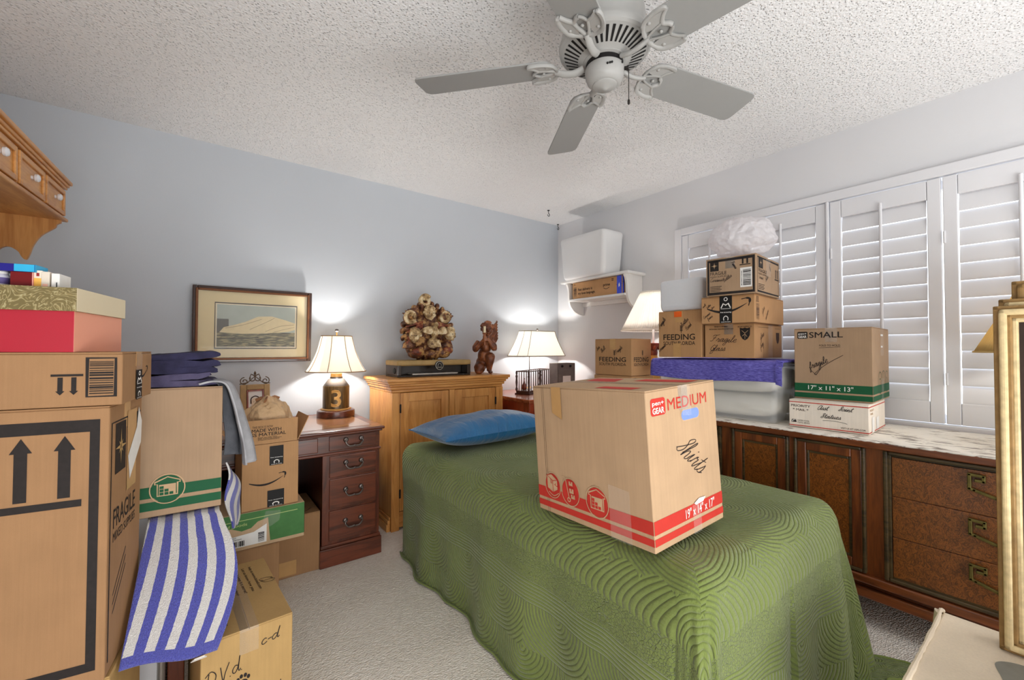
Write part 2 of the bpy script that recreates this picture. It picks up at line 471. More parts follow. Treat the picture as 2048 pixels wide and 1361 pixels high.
GLYPH = {
 'a': (.95, [[(.7,.9),(.35,1),(.05,.6),(.1,.15),(.4,.05),(.68,.5),(.72,.95),(.7,.3),(.82,.03),(.98,.25)]]),
 'b': (.8, [[(0,.3),(.3,1.4),(.35,2),(.2,1.9),(.15,.8),(.15,.1),(.4,0),(.65,.3),(.6,.8),(.45,.95),(.8,.8)]]),
 'c': (.75, [[(.65,.85),(.4,1),(.1,.7),(.1,.2),(.4,0),(.78,.25)]]),
 'd': (1.0, [[(.65,.85),(.35,1),(.05,.6),(.1,.15),(.4,.05),(.7,.7),(.85,2.1),(.75,.4),(.9,.03),(1.05,.25)]]),
 'e': (.7, [[(0,.3),(.4,.55),(.55,.85),(.35,1),(.1,.7),(.12,.2),(.4,0),(.75,.28)]]),
 'f': (.6, [[(0,.3),(.35,1.3),(.42,1.9),(.27,2),(.2,1),(.15,-.6),(.2,-1),(.4,-.6),(.25,.1),(.62,.3)]]),
 'g': (.85, [[(.65,.85),(.35,1),(.05,.6),(.15,.15),(.4,.1),(.68,.6),(.65,-.4),(.45,-1),(.15,-.8),(.4,-.2),(.9,.28)]]),
 'h': (.9, [[(0,.3),(.35,1.6),(.25,2),(.12,1.2),(.08,0),(.25,.7),(.5,.95),(.6,.6),(.6,.1),(.75,.03),(.93,.28)]]),
 'i': (.5, [[(0,.3),(.2,.95),(.18,.2),(.3,0),(.52,.28)],[(.25,1.35),(.3,1.45)]]),
 'k': (.8, [[(0,.3),(.35,1.6),(.25,2),(.1,1),(.1,0)],[(.1,.5),(.5,1),(.4,.55),(.2,.5),(.55,.02),(.8,.25)]]),
 'l': (.5, [[(0,.3),(.35,1.4),(.3,2),(.15,1.7),(.12,.3),(.3,0),(.52,.28)]]),
 'm': (1.15, [[(0,.2),(.12,.95),(.12,0),(.28,.75),(.42,.9),(.48,.5),(.48,0),(.62,.7),(.8,.95),(.88,.5),(.88,.1),(1.0,0),(1.17,.28)]]),
 'n': (.9, [[(0,.2),(.15,.95),(.15,0),(.3,.7),(.5,.95),(.6,.6),(.6,.1),(.75,0),(.92,.28)]]),
 'o': (.8, [[(.4,1),(.1,.8),(.05,.3),(.3,0),(.6,.3),(.6,.8),(.4,1),(.55,.85),(.82,.85)]]),
 'r': (.7, [[(0,.2),(.15,.9),(.25,1.08),(.3,.85),(.5,.88),(.45,.3),(.55,0),(.72,.25)]]),
 's': (.65, [[(0,.1),(.3,.8),(.35,1),(.5,.5),(.4,.05),(.1,.05),(.35,.02),(.68,.25)]]),
 't': (.6, [[(0,.3),(.3,1.0),(.36,1.75),(.28,.3),(.4,0),(.62,.25)],[(.02,1.15),(.65,1.3)]]),
 'u': (.9, [[(0,.3),(.15,.95),(.15,.2),(.3,0),(.55,.5),(.6,.95),(.6,.2),(.75,0),(.92,.28)]]),
 'y': (.85, [[(0,.3),(.15,.95),(.2,.3),(.4,.1),(.62,.5),(.65,.95),(.6,-.4),(.4,-1),(.15,-.8),(.4,-.2),(.88,.28)]]),
 'S': (.9, [[(0,.2),(.45,.9),(.85,1.75),(.62,2.05),(.35,1.6),(.6,1.1),(.68,.5),(.38,.03),(0,.25)]]),
 'A': (1.1, [[(.85,1.5),(.5,2.0),(.1,1.2),(.1,.3),(.45,.05),(.8,.8),(.95,1.9),(.9,.4),(1.0,.05),(1.15,.3)]]),
 'F': (1.2, [[(0,1.5),(.3,1.95),(.8,1.95),(1.3,2.15)],[(.75,1.95),(.5,.8),(.3,.1),(-.1,.1)],[(.2,1.0),(.9,1.15)]]),
 'D': (1.3, [[(.15,0),(.35,1.95)],[(-.1,1.7),(.6,2.1),(1.2,1.3),(.9,.3),(-.05,-.05)]]),
 'V': (1.1, [[(0,2),(.4,0),(.62,.9),(1.05,2.1)]]),
 'C': (1.0, [[(.9,1.7),(.65,2),(.1,1.2),(.2,.2),(.6,0),(1.05,.4)]]),
 'B': (1.1, [[(.2,0),(.4,1.9)],[(.1,1.8),(.7,2.1),(.9,1.6),(.4,1.05),(.95,.8),(.8,.15),(.1,0)]]),
 'H': (1.2, [[(.3,2),(.1,0)],[(.9,2.1),(.75,0),(1.1,.2)],[(.15,1),(.9,1.1)]]),
 'G': (1.0, [[(.9,1.7),(.6,2),(.15,1.1),(.3,.2),(.7,.3),(.85,.9),(.6,.9),(.95,.9),(.9,-.6),(.4,-.9),(.5,-.1),(1.05,.3)]]),
 'R': (1.1, [[(.2,0),(.4,1.9)],[(.1,1.8),(.7,2.1),(.9,1.6),(.45,1.1),(.8,.1),(1.1,.2)]]),
 '-': (.7, [[(.1,.6),(.6,.7)]]), '.': (.4, [[(.12,.0),(.2,.08)]]), ' ': (.7, []),
}
FACES = {'front': lambda w, d, h: ((-w/2, -d/2, 0), (1, 0, 0), (0, 0, 1)),
         'right': lambda w, d, h: ((w/2, -d/2, 0), (0, 1, 0), (0, 0, 1)),
         'back': lambda w, d, h: ((w/2, d/2, 0), (-1, 0, 0), (0, 0, 1)),
         'left': lambda w, d, h: ((-w/2, d/2, 0), (0, -1, 0), (0, 0, 1)),
         'top': lambda w, d, h: ((-w/2, -d/2, h), (1, 0, 0), (0, 1, 0))}
class Ink:
    """printing on one face of a box: u to the right, v up, metres"""
    def __init__(s, root, face, dims, off=0.0):
        o, u, v = FACES[face](*dims)
        s.o, s.u, s.vv = Vector(o), Vector(u), Vector(v); s.nrm = s.u.cross(s.vv); s.root = root; s.off = off
        s.W = dims[0] if face in ('front', 'back', 'top') else dims[1]; s.H = dims[1] if face == 'top' else dims[2]
        s.vs = []; s.fs = []; s.cuts = []
    def raw(s, vs, fs):
        n = len(s.vs); s.vs += list(vs); s.fs += [tuple(i+n for i in f) for f in fs]; return s
    def poly(s, pts): return s.raw(pts, [tuple(range(len(pts)))])
    def rect(s, u0, v0, u1, v1): return s.poly([(u0, v0), (u1, v0), (u1, v1), (u0, v1)])
    def rrect(s, u0, v0, u1, v1, r):
        p = []
        for cx, cy, a0 in ((u1-r, v0+r, -90), (u1-r, v1-r, 0), (u0+r, v1-r, 90), (u0+r, v0+r, 180)):
            p += [(cx+r*math.cos(R(a0+a)), cy+r*math.sin(R(a0+a))) for a in (0, 30, 60, 90)]
        return s.poly(p)
    def disc(s, u, v, ru, rv=None, n=32):
        rv = rv or ru
        return s.poly([(u+ru*math.cos(2*PI*i/n), v+rv*math.sin(2*PI*i/n)) for i in range(n)])
    def line(s, pts, wd, closed=False, smooth=False):
        if smooth: pts = [(p.x, p.y) for p in catmull([(a, b, 0) for a, b in pts], 6, closed)]
        P = [Vector((a, b)) for a, b in pts]; N = len(P); vs = []; fs = []
        wds = wd if isinstance(wd, list) else [wd]*N
        if len(wds) != N: wds = [wds[min(int(i*len(wds)/N), len(wds)-1)] for i in range(N)]
        for i, p in enumerate(P):
            a = P[(i-1) % N] if closed or i > 0 else p; b = P[(i+1) % N] if closed or i < N-1 else p
            t = (b-a); t = t.normalized() if t.length > 1e-9 else Vector((1, 0)); nn = Vector((-t.y, t.x))*wds[i]/2
            k = 1.0
            if 0 < i < N-1 or closed:
                d1 = (p-a).normalized(); k = min(1.6, 1/max(.4, abs(t.dot(d1)))) if d1.length > 0 else 1.0
            vs += [tuple(p+nn*k), tuple(p-nn*k)]
        for i in range(N if closed else N-1):
            j = (i+1) % N; fs.append((2*i, 2*i+1, 2*j+1, 2*j))
        return s.raw(vs, fs)
    def ring(s, u, v, ru, rv, wd, n=36):
        return s.line([(u+ru*math.cos(2*PI*i/n), v+rv*math.sin(2*PI*i/n)) for i in range(n)], wd, True)
    def text(s, body, u, v, cap, width=None, bold=0.012, align='l', rot=0.0, sx=1.0, spacing=1.0):
        s.cuts.append((len(s.vs), len(s.fs)))
        vs, fs = text_mesh(body, bold, spacing)
        k = cap/0.69; xs = [p[0] for p in vs]; w0 = (max(xs)-min(xs))*k; x0 = min(xs)
        if width: sx = width/w0
        sh = {'l': 0, 'c': -w0*sx/2, 'r': -w0*sx}[align]
        c, d = math.cos(rot), math.sin(rot)
        out = []
        for x, y in vs:
            a = (x-x0)*k*sx+sh; b = y*k
            out.append((u+a*c-b*d, v+a*d+b*c))
        return s.raw(out, fs)
    def script(s, word, u, v, xh, wd=0.003, rot=0.0, slant=0.25, sx=1.0):
        s.cuts.append((len(s.vs), len(s.fs)))
        c, d = math.cos(rot), math.sin(rot); x = 0.0; cur = []
        def T(p):
            a = (p[0]+p[1]*slant)*xh*sx; b = p[1]*xh
            return (u+a*c-b*d, v+a*d+b*c)
        def flush():
            if len(cur) > 1: s.line([T(p) for p in cur], wd, smooth=True)
            cur.clear()
        rnd = random.Random(word)
        for ch in word:
            if ch not in GLYPH: flush(); x += .6; continue
            w_, st = GLYPH[ch]
            if ch in ' -.' or ch.isupper(): flush()
            j = rnd.uniform(-.06, .06)
            for k, q in enumerate(st):
                q = [(x+a, b+j) for a, b in q]
                if k == 0 and not ch.isupper() and ch not in '-.': cur.extend(q)
                else: s.line([T(p) for p in q], wd, smooth=True)
            x += w_
            if ch in ' -.': flush()
        flush(); return s
    def done(s, name, mat, layer=1, label=None):
        if len(s.cuts) > 1 and name in ('handwriting', 'lettering'):      # every word or line of writing is a part
            V, F = s.vs, s.fs; cs = s.cuts; out = None
            if cs[0][0] == 0: cs = cs[1:]
            cs = [(0, 0)]+cs+[(len(V), len(F))]
            for (v0, f0), (v1, f1) in zip(cs, cs[1:]):
                s.vs = V[v0:v1]; s.fs = [tuple(i-v0 for i in f) for f in F[f0:f1]]; s.cuts = []
                if s.vs: out = s.done(name, mat, layer, label)
            return out
        e = s.off+0.0007*layer
        vs = [tuple(s.o+s.u*a+s.vv*b+s.nrm*e) for a, b in s.vs]
        me = bpy.data.meshes.new(name); me.from_pydata(vs, [], s.fs); me.materials.append(mat); me.update()
        o = bpy.data.objects.new(name, me); COL.objects.link(o); o.parent = s.root
        if label: o['label'] = label
        return o
    def again(s): s.vs = []; s.fs = []; s.cuts = []; return s

def carton(name, label, cat, loc, rot, dims, mat, group=None, tape=None, flaps=True, tape_side=('front',), seam='x'):
    """closed corrugated box: body, two top flaps, packing tape"""
    w, d, h = dims
    t = thing(name, label, cat, loc, rot, group)
    m = mb()
    m.span(-w/2, w/2, -d/2, d/2, 0, h-(0.004 if flaps else 0))
    m.build('carton_body', mat, t, smooth=30, bevel=0.003)
    if flaps:
        if seam == 'x':
            for y0, y1 in ((-d/2+.0005, -.001), (.001, d/2-.0005)):
                mb().span(-w/2+.0005, w/2-.0005, y0, y1, h-.004, h).build('top_flap', mat, t, smooth=30, bevel=0.0015)
        else:
            for x0, x1 in ((-w/2+.0005, -.001), (.001, w/2-.0005)):
                mb().span(x0, x1, -d/2+.0005, d/2-.0005, h-.004, h).build('top_flap', mat, t, smooth=30, bevel=0.0015)
    if tape:
        m = mb(); tw = 0.024; e = .0006; dn = min(.07, h*.3)
        if seam == 'x':
            m.span(-w/2-e, w/2+e, -tw, tw, h, h+e)
            for sx in (-1, 1): m.span(sx*w/2, sx*(w/2+e), -tw, tw, h-dn, h+e)
        else:
            m.span(-tw, tw, -d/2-e, d/2+e, h, h+e)
            for sy in (-1, 1): m.span(-tw, tw, sy*d/2, sy*(d/2+e), h-dn, h+e)
        m.build('packing_tape', tape, t, smooth=0)
    return t
def arrows_up(k, u, v, s, wd=1.0, flip=False, bar=True):
    """two upright arrows over a bar; s is the overall height"""
    f = -1 if flip else 1
    for du in (0, s*.52*wd):
        x = u+du; b = s*.10*wd; hd = s*.17*wd
        pts = [(x-b, 0), (x+b, 0), (x+b, s*.68), (x+hd*1.05, s*.68), (x, s*.88), (x-hd*1.05, s*.68), (x-b, s*.68)]
        k.poly([(a, v+f*c) for a, c in pts] if not flip else [(a, v+f*c) for a, c in pts][::-1])
    if bar:
        y0, y1 = v-f*s*.16, v-f*s*.05
        k.rect(u-s*.36*wd, min(y0, y1), u+s*.88*wd, max(y0, y1))
def barcode(k, u0, v0, u1, v1, n=24, vertical=True, seed=1):
    r = random.Random(seed); L = (u1-u0) if vertical else (v1-v0); x = 0
    while x < L*.97:
        b = L/n*r.choice((.35, .5, .9)); b = min(b, L-x)
        if vertical: k.rect(u0+x, v0, u0+x+b, v1)
        else: k.rect(u0, v0+x, u1, v0+x+b)
        x += b+L/n*r.choice((.3, .5, .7))
def smile(k, u, v, w):
    """curved arrow mark of width w, centre u"""
    n = 20; top = []; bot = []
    for i in range(n+1):
        t = i/n; x = u-w/2+w*.94*t; y = v-w*.16*math.sin(PI*min(1, t*.86+.08))
        th = w*.055*math.sin(PI*min(1, .12+.86*t))**.8
        top.append((x, y+th*.55+w*.08*t*t)); bot.append((x, y-th*.55+w*.08*t*t))
    for i in range(n): k.poly([bot[i], bot[i+1], top[i+1], top[i]])
    ex, ey = u+w*.47, v+w*.06
    k.line([(ex-w*.16, ey+w*.09), (ex-w*.02, ey+w*.105), (ex+w*.03, ey+w*.06), (ex-.0*w, ey-w*.08)], [w*.02, w*.045, w*.055, w*.02], smooth=True)
M['clear_tape'] = thin_glass('clear packing tape', 0.11, (0.9, 0.86, 0.8, 1), 0.12)
# ------------------------------------------------------------ furniture
def bail_handle(parent, x, y, z, w=0.085, facing='-y', mat=None):
    m = mb(); m2 = mb()
    for s in (-1, 1):
        m.ball((s*w/2, -.004, 0), (.014, .008, .014), 12, 8)
        m.tube([(s*w/2, -.008, 0), (s*w/2, -.02, 0)], .005, 8)
    pts = catmull([(-w/2, -.02, 0), (-w/2-.004, -.022, -.012), (-w*.36, -.024, -.032), (-w*.1, -.024, -.034), (0, -.025, -.031), (w*.1, -.024, -.034), (w*.36, -.024, -.032), (w/2+.004, -.022, -.012), (w/2, -.02, 0)], 4)
    n = len(pts); m.tube(pts, [.0035+.0015*math.sin(PI*i/(n-1)) for i in range(n)], 8)
    o = m.build('handle', mat or M['steel'], parent)
    o.location = (x, y, z)
    if facing == '-x': o.rotation_euler = (0, 0, -PI/2)
    return o
def door_panel(parent, x0, x1, z0, z1, y, mat, mat_panel, rail=.06, name='door', th=.02):
    m = mb()
    m.span(x0, x0+rail, y, y+th, z0, z1); m.span(x1-rail, x1, y, y+th, z0, z1)
    m.span(x0+rail, x1-rail, y, y+th, z1-rail, z1); m.span(x0+rail, x1-rail, y, y+th, z0, z0+rail*1.3)
    o = m.build(name, mat, parent, smooth=0, bevel=0.002)
    mb().span(x0+rail-.002, x1-rail+.002, y+.011, y+th-.001, z0+rail*1.3-.002, z1-rail+.002).build('panel', mat_panel, o, smooth=0)
    return o
# pedestal desk
dk = thing('pedestal_desk', 'dark mahogany pedestal desk with brass bail handles under the numbered lamp', 'desk', (0.23, 2.80, 0))
L = mb().at((-.23, -2.80, 0))
def dm(): return mb().at((-.23, -2.80, 0))
m = dm(); m.span(-.45, .905, 2.452, 3.15, .728, .745); m.span(-.44, .895, 2.462, 3.15, .716, .728)
m.build('desk_top', M['mahogany_x'], dk, smooth=0, bevel=0.006, seg=3)
k = NT('brown leather top'); k.b.inputs['Base Color'].default_value = rgb(150, 104, 70); k.b.inputs['Roughness'].default_value = 0.18; k.b.inputs['Coat Weight'].default_value = 0.5
M['leather'] = k.mat
dm().span(-.39, .85, 2.53, 3.09, .7445, .7462).build('leather_inlay', M['leather'], dk, smooth=0)
m = dm()
m.span(-.42, .885, 2.487, 3.13, .62, .716)                       # frieze case
m.build('frieze', M['mahogany_x'], dk, smooth=0, bevel=0.002)
dm().span(-.425, .892, 2.478, 2.50, .606, .622).build('waist_moulding', M['mahogany_x'], dk, smooth=0, bevel=0.006, seg=3)
for x0, x1 in ((.57, .885), (-.42, -.105)):
    dm().span(x0, x1, 2.487, 3.13, .11, .608).build('pedestal', M['mahogany'], dk, smooth=0, bevel=0.002)
    m = dm(); m.span(x0-.012, x1+.012, 2.472, 3.14, 0, .10); m.span(x0-.006, x1+.006, 2.479, 3.135, .10, .118)
    m.build('plinth', M['mahogany_x'], dk, smooth=0, bevel=0.004)
    for z0, z1 in ((.482, .600), (.308, .474), (.134, .300)):
        o = dm().span(x0+.035, x1-.022, 2.480, 2.50, z0, z1).build('drawer_front', M['mahogany_x'], dk, smooth=0, bevel=0.004)
        bail_handle(o, (x0+x1)/2-.23+.006, 2.480-2.80, (z0+z1)/2+.018, .085)
for x0, x1 in ((.602, .863), (-.08, .545), (-.398, -.137)):
    o = dm().span(x0, x1, 2.480, 2.50, .630, .710).build('drawer_front', M['mahogany_x'], dk, smooth=0, bevel=0.004)
    if x0 != -.08: bail_handle(o, (x0+x1)/2-.23, 2.480-2.80, .685, .085)
dm().span(-.105, .57, 3.10, 3.12, .12, .606).build('back_panel', M['mahogany'], dk, smooth=0)

# pine cupboard
pc = thing('pine_cupboard', 'low orange pine cupboard with two panelled doors behind the bed', 'cupboard', (1.485, 2.92, 0))
def pm(): return mb().at((-1.485, -2.92, 0))
m = pm(); m.span(1.0415, 1.06, 2.703, 3.14, .0, .9045); m.span(1.91, 1.9285, 2.703, 3.14, .0, .9045)
m.span(1.06, 1.91, 3.12, 3.14, .03, .9045); m.span(1.06, 1.91, 2.72, 3.12, .03, .05)
m.build('carcass', M['pine'], pc, smooth=0, bevel=0.002)
for x0, x1, z0 in ((1.04, 1.095, 0), (1.863, 1.93, 0), (1.462, 1.505, .12)): pm().span(x0, x1, 2.695, 2.703, z0, .9046).build('face_stile', M['pine'], pc, smooth=0, bevel=0.002)
pm().span(1.095, 1.863, 2.696, 2.72, .02, .12).build('face_rail', M['pine_x'], pc, smooth=0, bevel=0.002)
for x0, x1, hx in ((1.098, 1.459, 1.097), (1.508, 1.860, 1.861)):
    d = door_panel(pc, x0-1.485, x1-1.485, .124, .902, 2.697-2.92, M['pine'], M['pine'], .06)
    for hz in (.80, .24):
        h = mb(); h.tube([(hx-1.485, 2.692-2.92, hz-.028), (hx-1.485, 2.692-2.92, hz+.028)], .006, 8); h.build('hinge', M['black'], d)
m = pm()
for g, z0, z1 in ((.0, .905, .925), (.012, .925, .945), (.022, .945, .962), (.034, .962, .976), (.044, .976, .998)):
    m.span(1.04-g, 1.93+g, 2.70-g, 3.15, z0, z1)
m.build('cornice', M['pine_x'], pc, smooth=0, bevel=0.005, seg=3)
m = pm()
for g, z0, z1 in ((.026, .0, .05), (.018, .05, .075), (.010, .075, .095)):
    m.span(1.04-g, 1.04, 2.71, 3.14, z0, z1); m.span(1.93, 1.93+g, 2.71, 3.14, z0, z1)
m.build('plinth_moulding', M['pine_y'], pc, smooth=0, bevel=0.004)

# cherry chest in the corner
ch = thing('chest_of_drawers', 'red cherry chest of drawers in the corner beside the pine cupboard', 'chest', (2.46, 2.80, 0))
def cm(): return mb().at((-2.46, -2.80, 0))
cm().span(2.0, 2.92, 2.45, 3.15, .06, .79).build('carcass', M['cherry'], ch, smooth=0, bevel=0.003)
m = cm(); m.span(1.98, 2.935, 2.43, 3.16, .802, .82); m.span(1.99, 2.925, 2.44, 3.155, .79, .802)
m.build('chest_top', M['cherry_top'], ch, smooth=0, bevel=0.005, seg=3)
for i, (z0, z1) in enumerate(((.60, .77), (.42, .59), (.24, .41), (.08, .23))):
    o = cm().span(2.04, 2.88, 2.438, 2.46, z0, z1).build('drawer', M['cherry'], ch, smooth=0, bevel=0.004)
    for x in (2.22, 2.70): bail_handle(o, x-2.46, 2.438-2.80, (z0+z1)/2+.015)
for x in (2.0, 2.88):
    for y in (2.45, 3.11): cm().span(x, x+.04, y, y+.04, 0, .06).build('foot', M['cherry'], ch, smooth=0, bevel=0.003)

# long dresser below the window
dr = thing('dresser', 'long walnut dresser with burl panels and greek key pulls below the window', 'dresser', (2.63, 0.845, 0))
def rm(): return mb().at((-2.63, -.845, 0))
DX = 2.345
rm().span(DX, 2.92, -.36, 2.05, .185, .775).build('carcass', M['walnut'], dr, smooth=0, bevel=0.003)
rm().span(DX-.03, 2.93, -.375, 2.065, .775, .804).build('dresser_top', M['walnut_y'], dr, smooth=0, bevel=0.005, seg=3)
m = rm(); m.span(DX-.022, DX+.05, -.37, 2.06, .19, .226)
m.build('base_moulding', M['walnut_y'], dr, smooth=0, bevel=0.007, seg=3)
m = rm(); m.span(DX-.012, 2.90, -.365, 2.055, .125, .168); m.span(DX+.012, 2.90, -.355, 2.045, .165, .195)
m.build('base_rail', M['walnut_y'], dr, smooth=0, bevel=0.006)
for x in (2.46, 2.84):
    for y in (-.28, 1.94): rm().span(x, x+.05, y, y+.05, 0, .126).build('foot', M['walnut'], dr, smooth=0, bevel=0.003)
def mitre_frame(y0, y1, z0, z1, wd, th, x):
    """moulded rectangle on the front plane x, facing the room"""
    m = rm()
    for a0, a1, b0, b1 in ((y0, y0+wd, z0, z1), (y1-wd, y1, z0, z1), (y0+wd, y1-wd, z1-wd, z1), (y0+wd, y1-wd, z0, z0+wd)):
        m.span(x-th, x+.004, a0, a1, b0, b1)
    return m
def key_pull(parent, yc, zc):
    m = mb()
    hw = .168
    for s in (-1, 1):
        P = [(s*.055, -.028), (s*.075, -.022), (s*.10, -.012), (s*(hw-.012), .006), (s*hw, .01), (s*hw, .062), (s*(hw-.036), .060), (s*(hw-.036), .042), (s*(hw-.018), .042)]
        for a, b in zip(P[:-1], P[1:]):
            dy, dz = b[0]-a[0], b[1]-a[1]; L = math.hypot(dy, dz)
            m.at((0, (a[0]+b[0])/2, (a[1]+b[1])/2), (math.atan2(dz, dy), 0, 0)).box((0, 0, 0), (.012, L+.011, .011))
    m.at((0, 0, -.03)).box((-.004, 0, 0), (.018, .12, .016))
    o = m.build('pull', M['brass_old'], parent, smooth=0, bevel=0.0025)
    o.location = (DX-.018-2.63, yc-.845, zc)
    return o
for y0, y1 in ((-.335, .502), (1.188, 2.025)):
    mitre_frame(y0, y1, .232, .772, .016, .016, DX).build('drawer_surround', M['walnut_dark'], dr, smooth=0, bevel=0.005)
    mitre_frame(y0+.014, y1-.014, .246, .758, .012, .008, DX).build('drawer_surround', M['walnut_dark'], dr, smooth=0, bevel=0.003)
    for i in range(3):
        z0 = .252+i*.168; z1 = z0+.166
        o = rm().span(DX-.008, DX+.01, y0+.028, y1-.028, z0, z1).build('drawer', M['burl'], dr, smooth=0, bevel=0.002)
        key_pull(o, (y0+y1)/2-.0, (z0+z1)/2)
for y0, y1 in ((.560, .834), (.856, 1.130)):
    o = mitre_frame(y0, y1, .232, .772, .014, .018, DX).build('door', M['walnut_dark'], dr, smooth=0, bevel=0.005)
    mitre_frame(y0+.013, y1-.013, .245, .759, .038, .012, DX).build('door_frame', M['walnut'], o, smooth=0, bevel=0.004)
    mitre_frame(y0+.050, y1-.050, .282, .722, .012, .007, DX).build('inner_moulding', M['walnut_dark'], o, smooth=0, bevel=0.003)
    rm().span(DX-.003, DX+.002, y0+.058, y1-.058, .29, .714).build('panel', M['burl'], o, smooth=0)
# dresser runner: cream cloth with ink-like dark veins
k = NT('cream cloth with dark brush marks'); k.b.inputs['Roughness'].default_value = 0.55
co = k.coord(scale=(9, 2.2, 1), rot=(0, 0, .15))
n1 = k.n('ShaderNodeTexNoise', i={'Vector': co, 'Scale': 5.0, 'Detail': 5.0, 'Roughness': 0.65, 'Distortion': 0.6})
n2 = k.n('ShaderNodeTexNoise', i={'Vector': k.coord(), 'Scale': 6.0, 'Detail': 2.0})
f = k.math('ADD', n1.outputs[0], k.math('MULTIPLY', n2.outputs[0], 0.45))
k.link(k.ramp(f, [(0.56, rgb(70, 58, 52)), (0.62, rgb(170, 158, 146)), (0.68, rgb(232, 226, 214)), (1.0, rgb(238, 232, 222))]), 'Base Color')
M['runner'] = k.mat
rnd = random.Random(4)
def runner_pt(u, v):
    y = -.36+2.41*v; x = 2.316+.60*u
    if u == 0: x += rnd.uniform(-.006, .004)
    return (x, y, .8100+.0012*math.sin(y*40)*math.sin(x*30) - (.004 if u == 0 else 0))
rn = mb().grid(runner_pt, 12, 220).build('dresser_runner', M['runner'], None, solid=0.0035)
tag(rn, 'cream runner with dark brush marks and frayed edge covering the dresser top', 'table runner')

# pine shelf with small drawers on the side wall
ps = thing('wall_shelf', 'orange pine wall shelf with little drawers and a scalloped bracket', 'shelf', (XL, 2.745, 1.955), (R(4.0), 0, 0))
LEN = 1.33; DEP = .345
m = mb(); m.span(0, DEP+.018, -LEN-.018, .018, -.016, 0); m.span(0, DEP+.010, -LEN-.01, .010, -.028, -.016); m.span(0, DEP+.004, -LEN-.004, .004, -.040, -.028)
m.build('crown', M['pine_y'], ps, smooth=0, bevel=0.004, seg=3)
m = mb(); m.span(0, DEP-.012, -LEN, 0, -.17, -.040)
m.build('case', M['pine_y'], ps, smooth=0, bevel=0.002)
m = mb(); m.span(0, DEP+.006, -LEN-.006, .006, -.184, -.170)
m.build('bottom_board', M['pine_y'], ps, smooth=0, bevel=0.004)
for i in range(4):
    y1 = -.028-i*.322; y0 = y1-.296
    m = mb(); m.span(DEP-.02, DEP-.004, y0, y1, -.162, -.050)
    o = m.build('drawer', M['pine_y'], ps, smooth=0, bevel=0.003)
    m = mb()
    for a0, a1, b0, b1 in ((y0, y0+.02, -.162, -.05), (y1-.02, y1, -.162, -.05), (y0+.02, y1-.02, -.07, -.05), (y0+.02, y1-.02, -.162, -.142)):
        m.span(DEP-.006, DEP+.003, a0, a1, b0, b1)
    m.build('moulding', M['pine_y'], o, smooth=0, bevel=0.003)
    m = mb().at((DEP-.004, (y0+y1)/2, -.106), (0, PI/2, 0)); m.lathe([(.007, 0), (.007, .006), (.013, .010), (.014, .017), (.010, .022), (.003, .024)], 16)
    m.build('knob', M['trim_white'], o)
bk = [(DEP-.008, -.184)]
bk += [(p.x, p.y) for p in catmull([(DEP-.01, -.196, 0), (DEP-.022, -.205, 0), (DEP-.026, -.218, 0), (DEP-.04, -.232, 0), (DEP-.07, -.262, 0), (DEP-.092, -.305, 0), (DEP-.105, -.352, 0), (DEP-.115, -.372, 0), (DEP-.127, -.36, 0), (DEP-.138, -.338, 0), (DEP-.165, -.322, 0), (DEP-.19, -.336, 0), (DEP-.205, -.37, 0), (DEP-.218, -.43, 0), (DEP-.25, -.46, 0), (.04, -.52, 0), (0, -.53, 0)], 4)]
bk += [(0, -.184)]
for yy in (-.045, -LEN+.03):
    m = mb(); n = len(bk)
    vs = [(a, yy, b) for a, b in bk]+[(a, yy+.02, b) for a, b in bk]
    fs = [tuple(range(n)), tuple(range(2*n-1, n-1, -1))]+[(i, n+i, n+(i+1) % n, (i+1) % n) for i in range(n)]
    m.add(vs, fs); m.build('bracket', M['pine'], ps, smooth=0)

# white shelf on the window wall
ws = thing('wall_shelf', 'white two tier wall shelf with curved brackets in the corner', 'shelf', (XR, 2.52, 1.65))
def wm(): return mb().at((-XR, -2.52, -1.65))
wm().span(2.735, 2.968, 2.125, 2.90, 1.803, 1.825).build('plank', M['shelf_white'], ws, smooth=0, bevel=0.005, seg=3)
wm().span(2.765, 2.968, 2.18, 2.82, 1.633, 1.652).build('plank', M['shelf_white'], ws, smooth=0, bevel=0.003)
bp = [(2.748, 1.803)]+[(p.x, p.y) for p in catmull([(2.748, 1.79, 0), (2.762, 1.765, 0), (2.772, 1.72, 0), (2.775, 1.66, 0), (2.79, 1.60, 0), (2.83, 1.555, 0), (2.88, 1.53, 0), (2.95, 1.515, 0)], 5)]+[(2.968, 1.515), (2.968, 1.803)]
for yy in (2.16, 2.82):
    n = len(bp); m = wm()
    m.add([(a, yy, b) for a, b in bp]+[(a, yy+.02, b) for a, b in bp], [tuple(range(n)), tuple(range(2*n-1, n-1, -1))]+[(i, n+i, n+(i+1) % n, (i+1) % n) for i in range(n)])
    m.build('bracket', M['shelf_white'], ws, smooth=30)
wm().span(2.952, 2.968, 2.18, 2.82, 1.655, 1.803).build('back_board', M['shelf_white'], ws, smooth=0)
m = wm(); m.span(2.945, 2.968, 2.18, 2.82, 1.595, 1.633); m.build('rail', M['shelf_white'], ws, smooth=0, bevel=0.003)
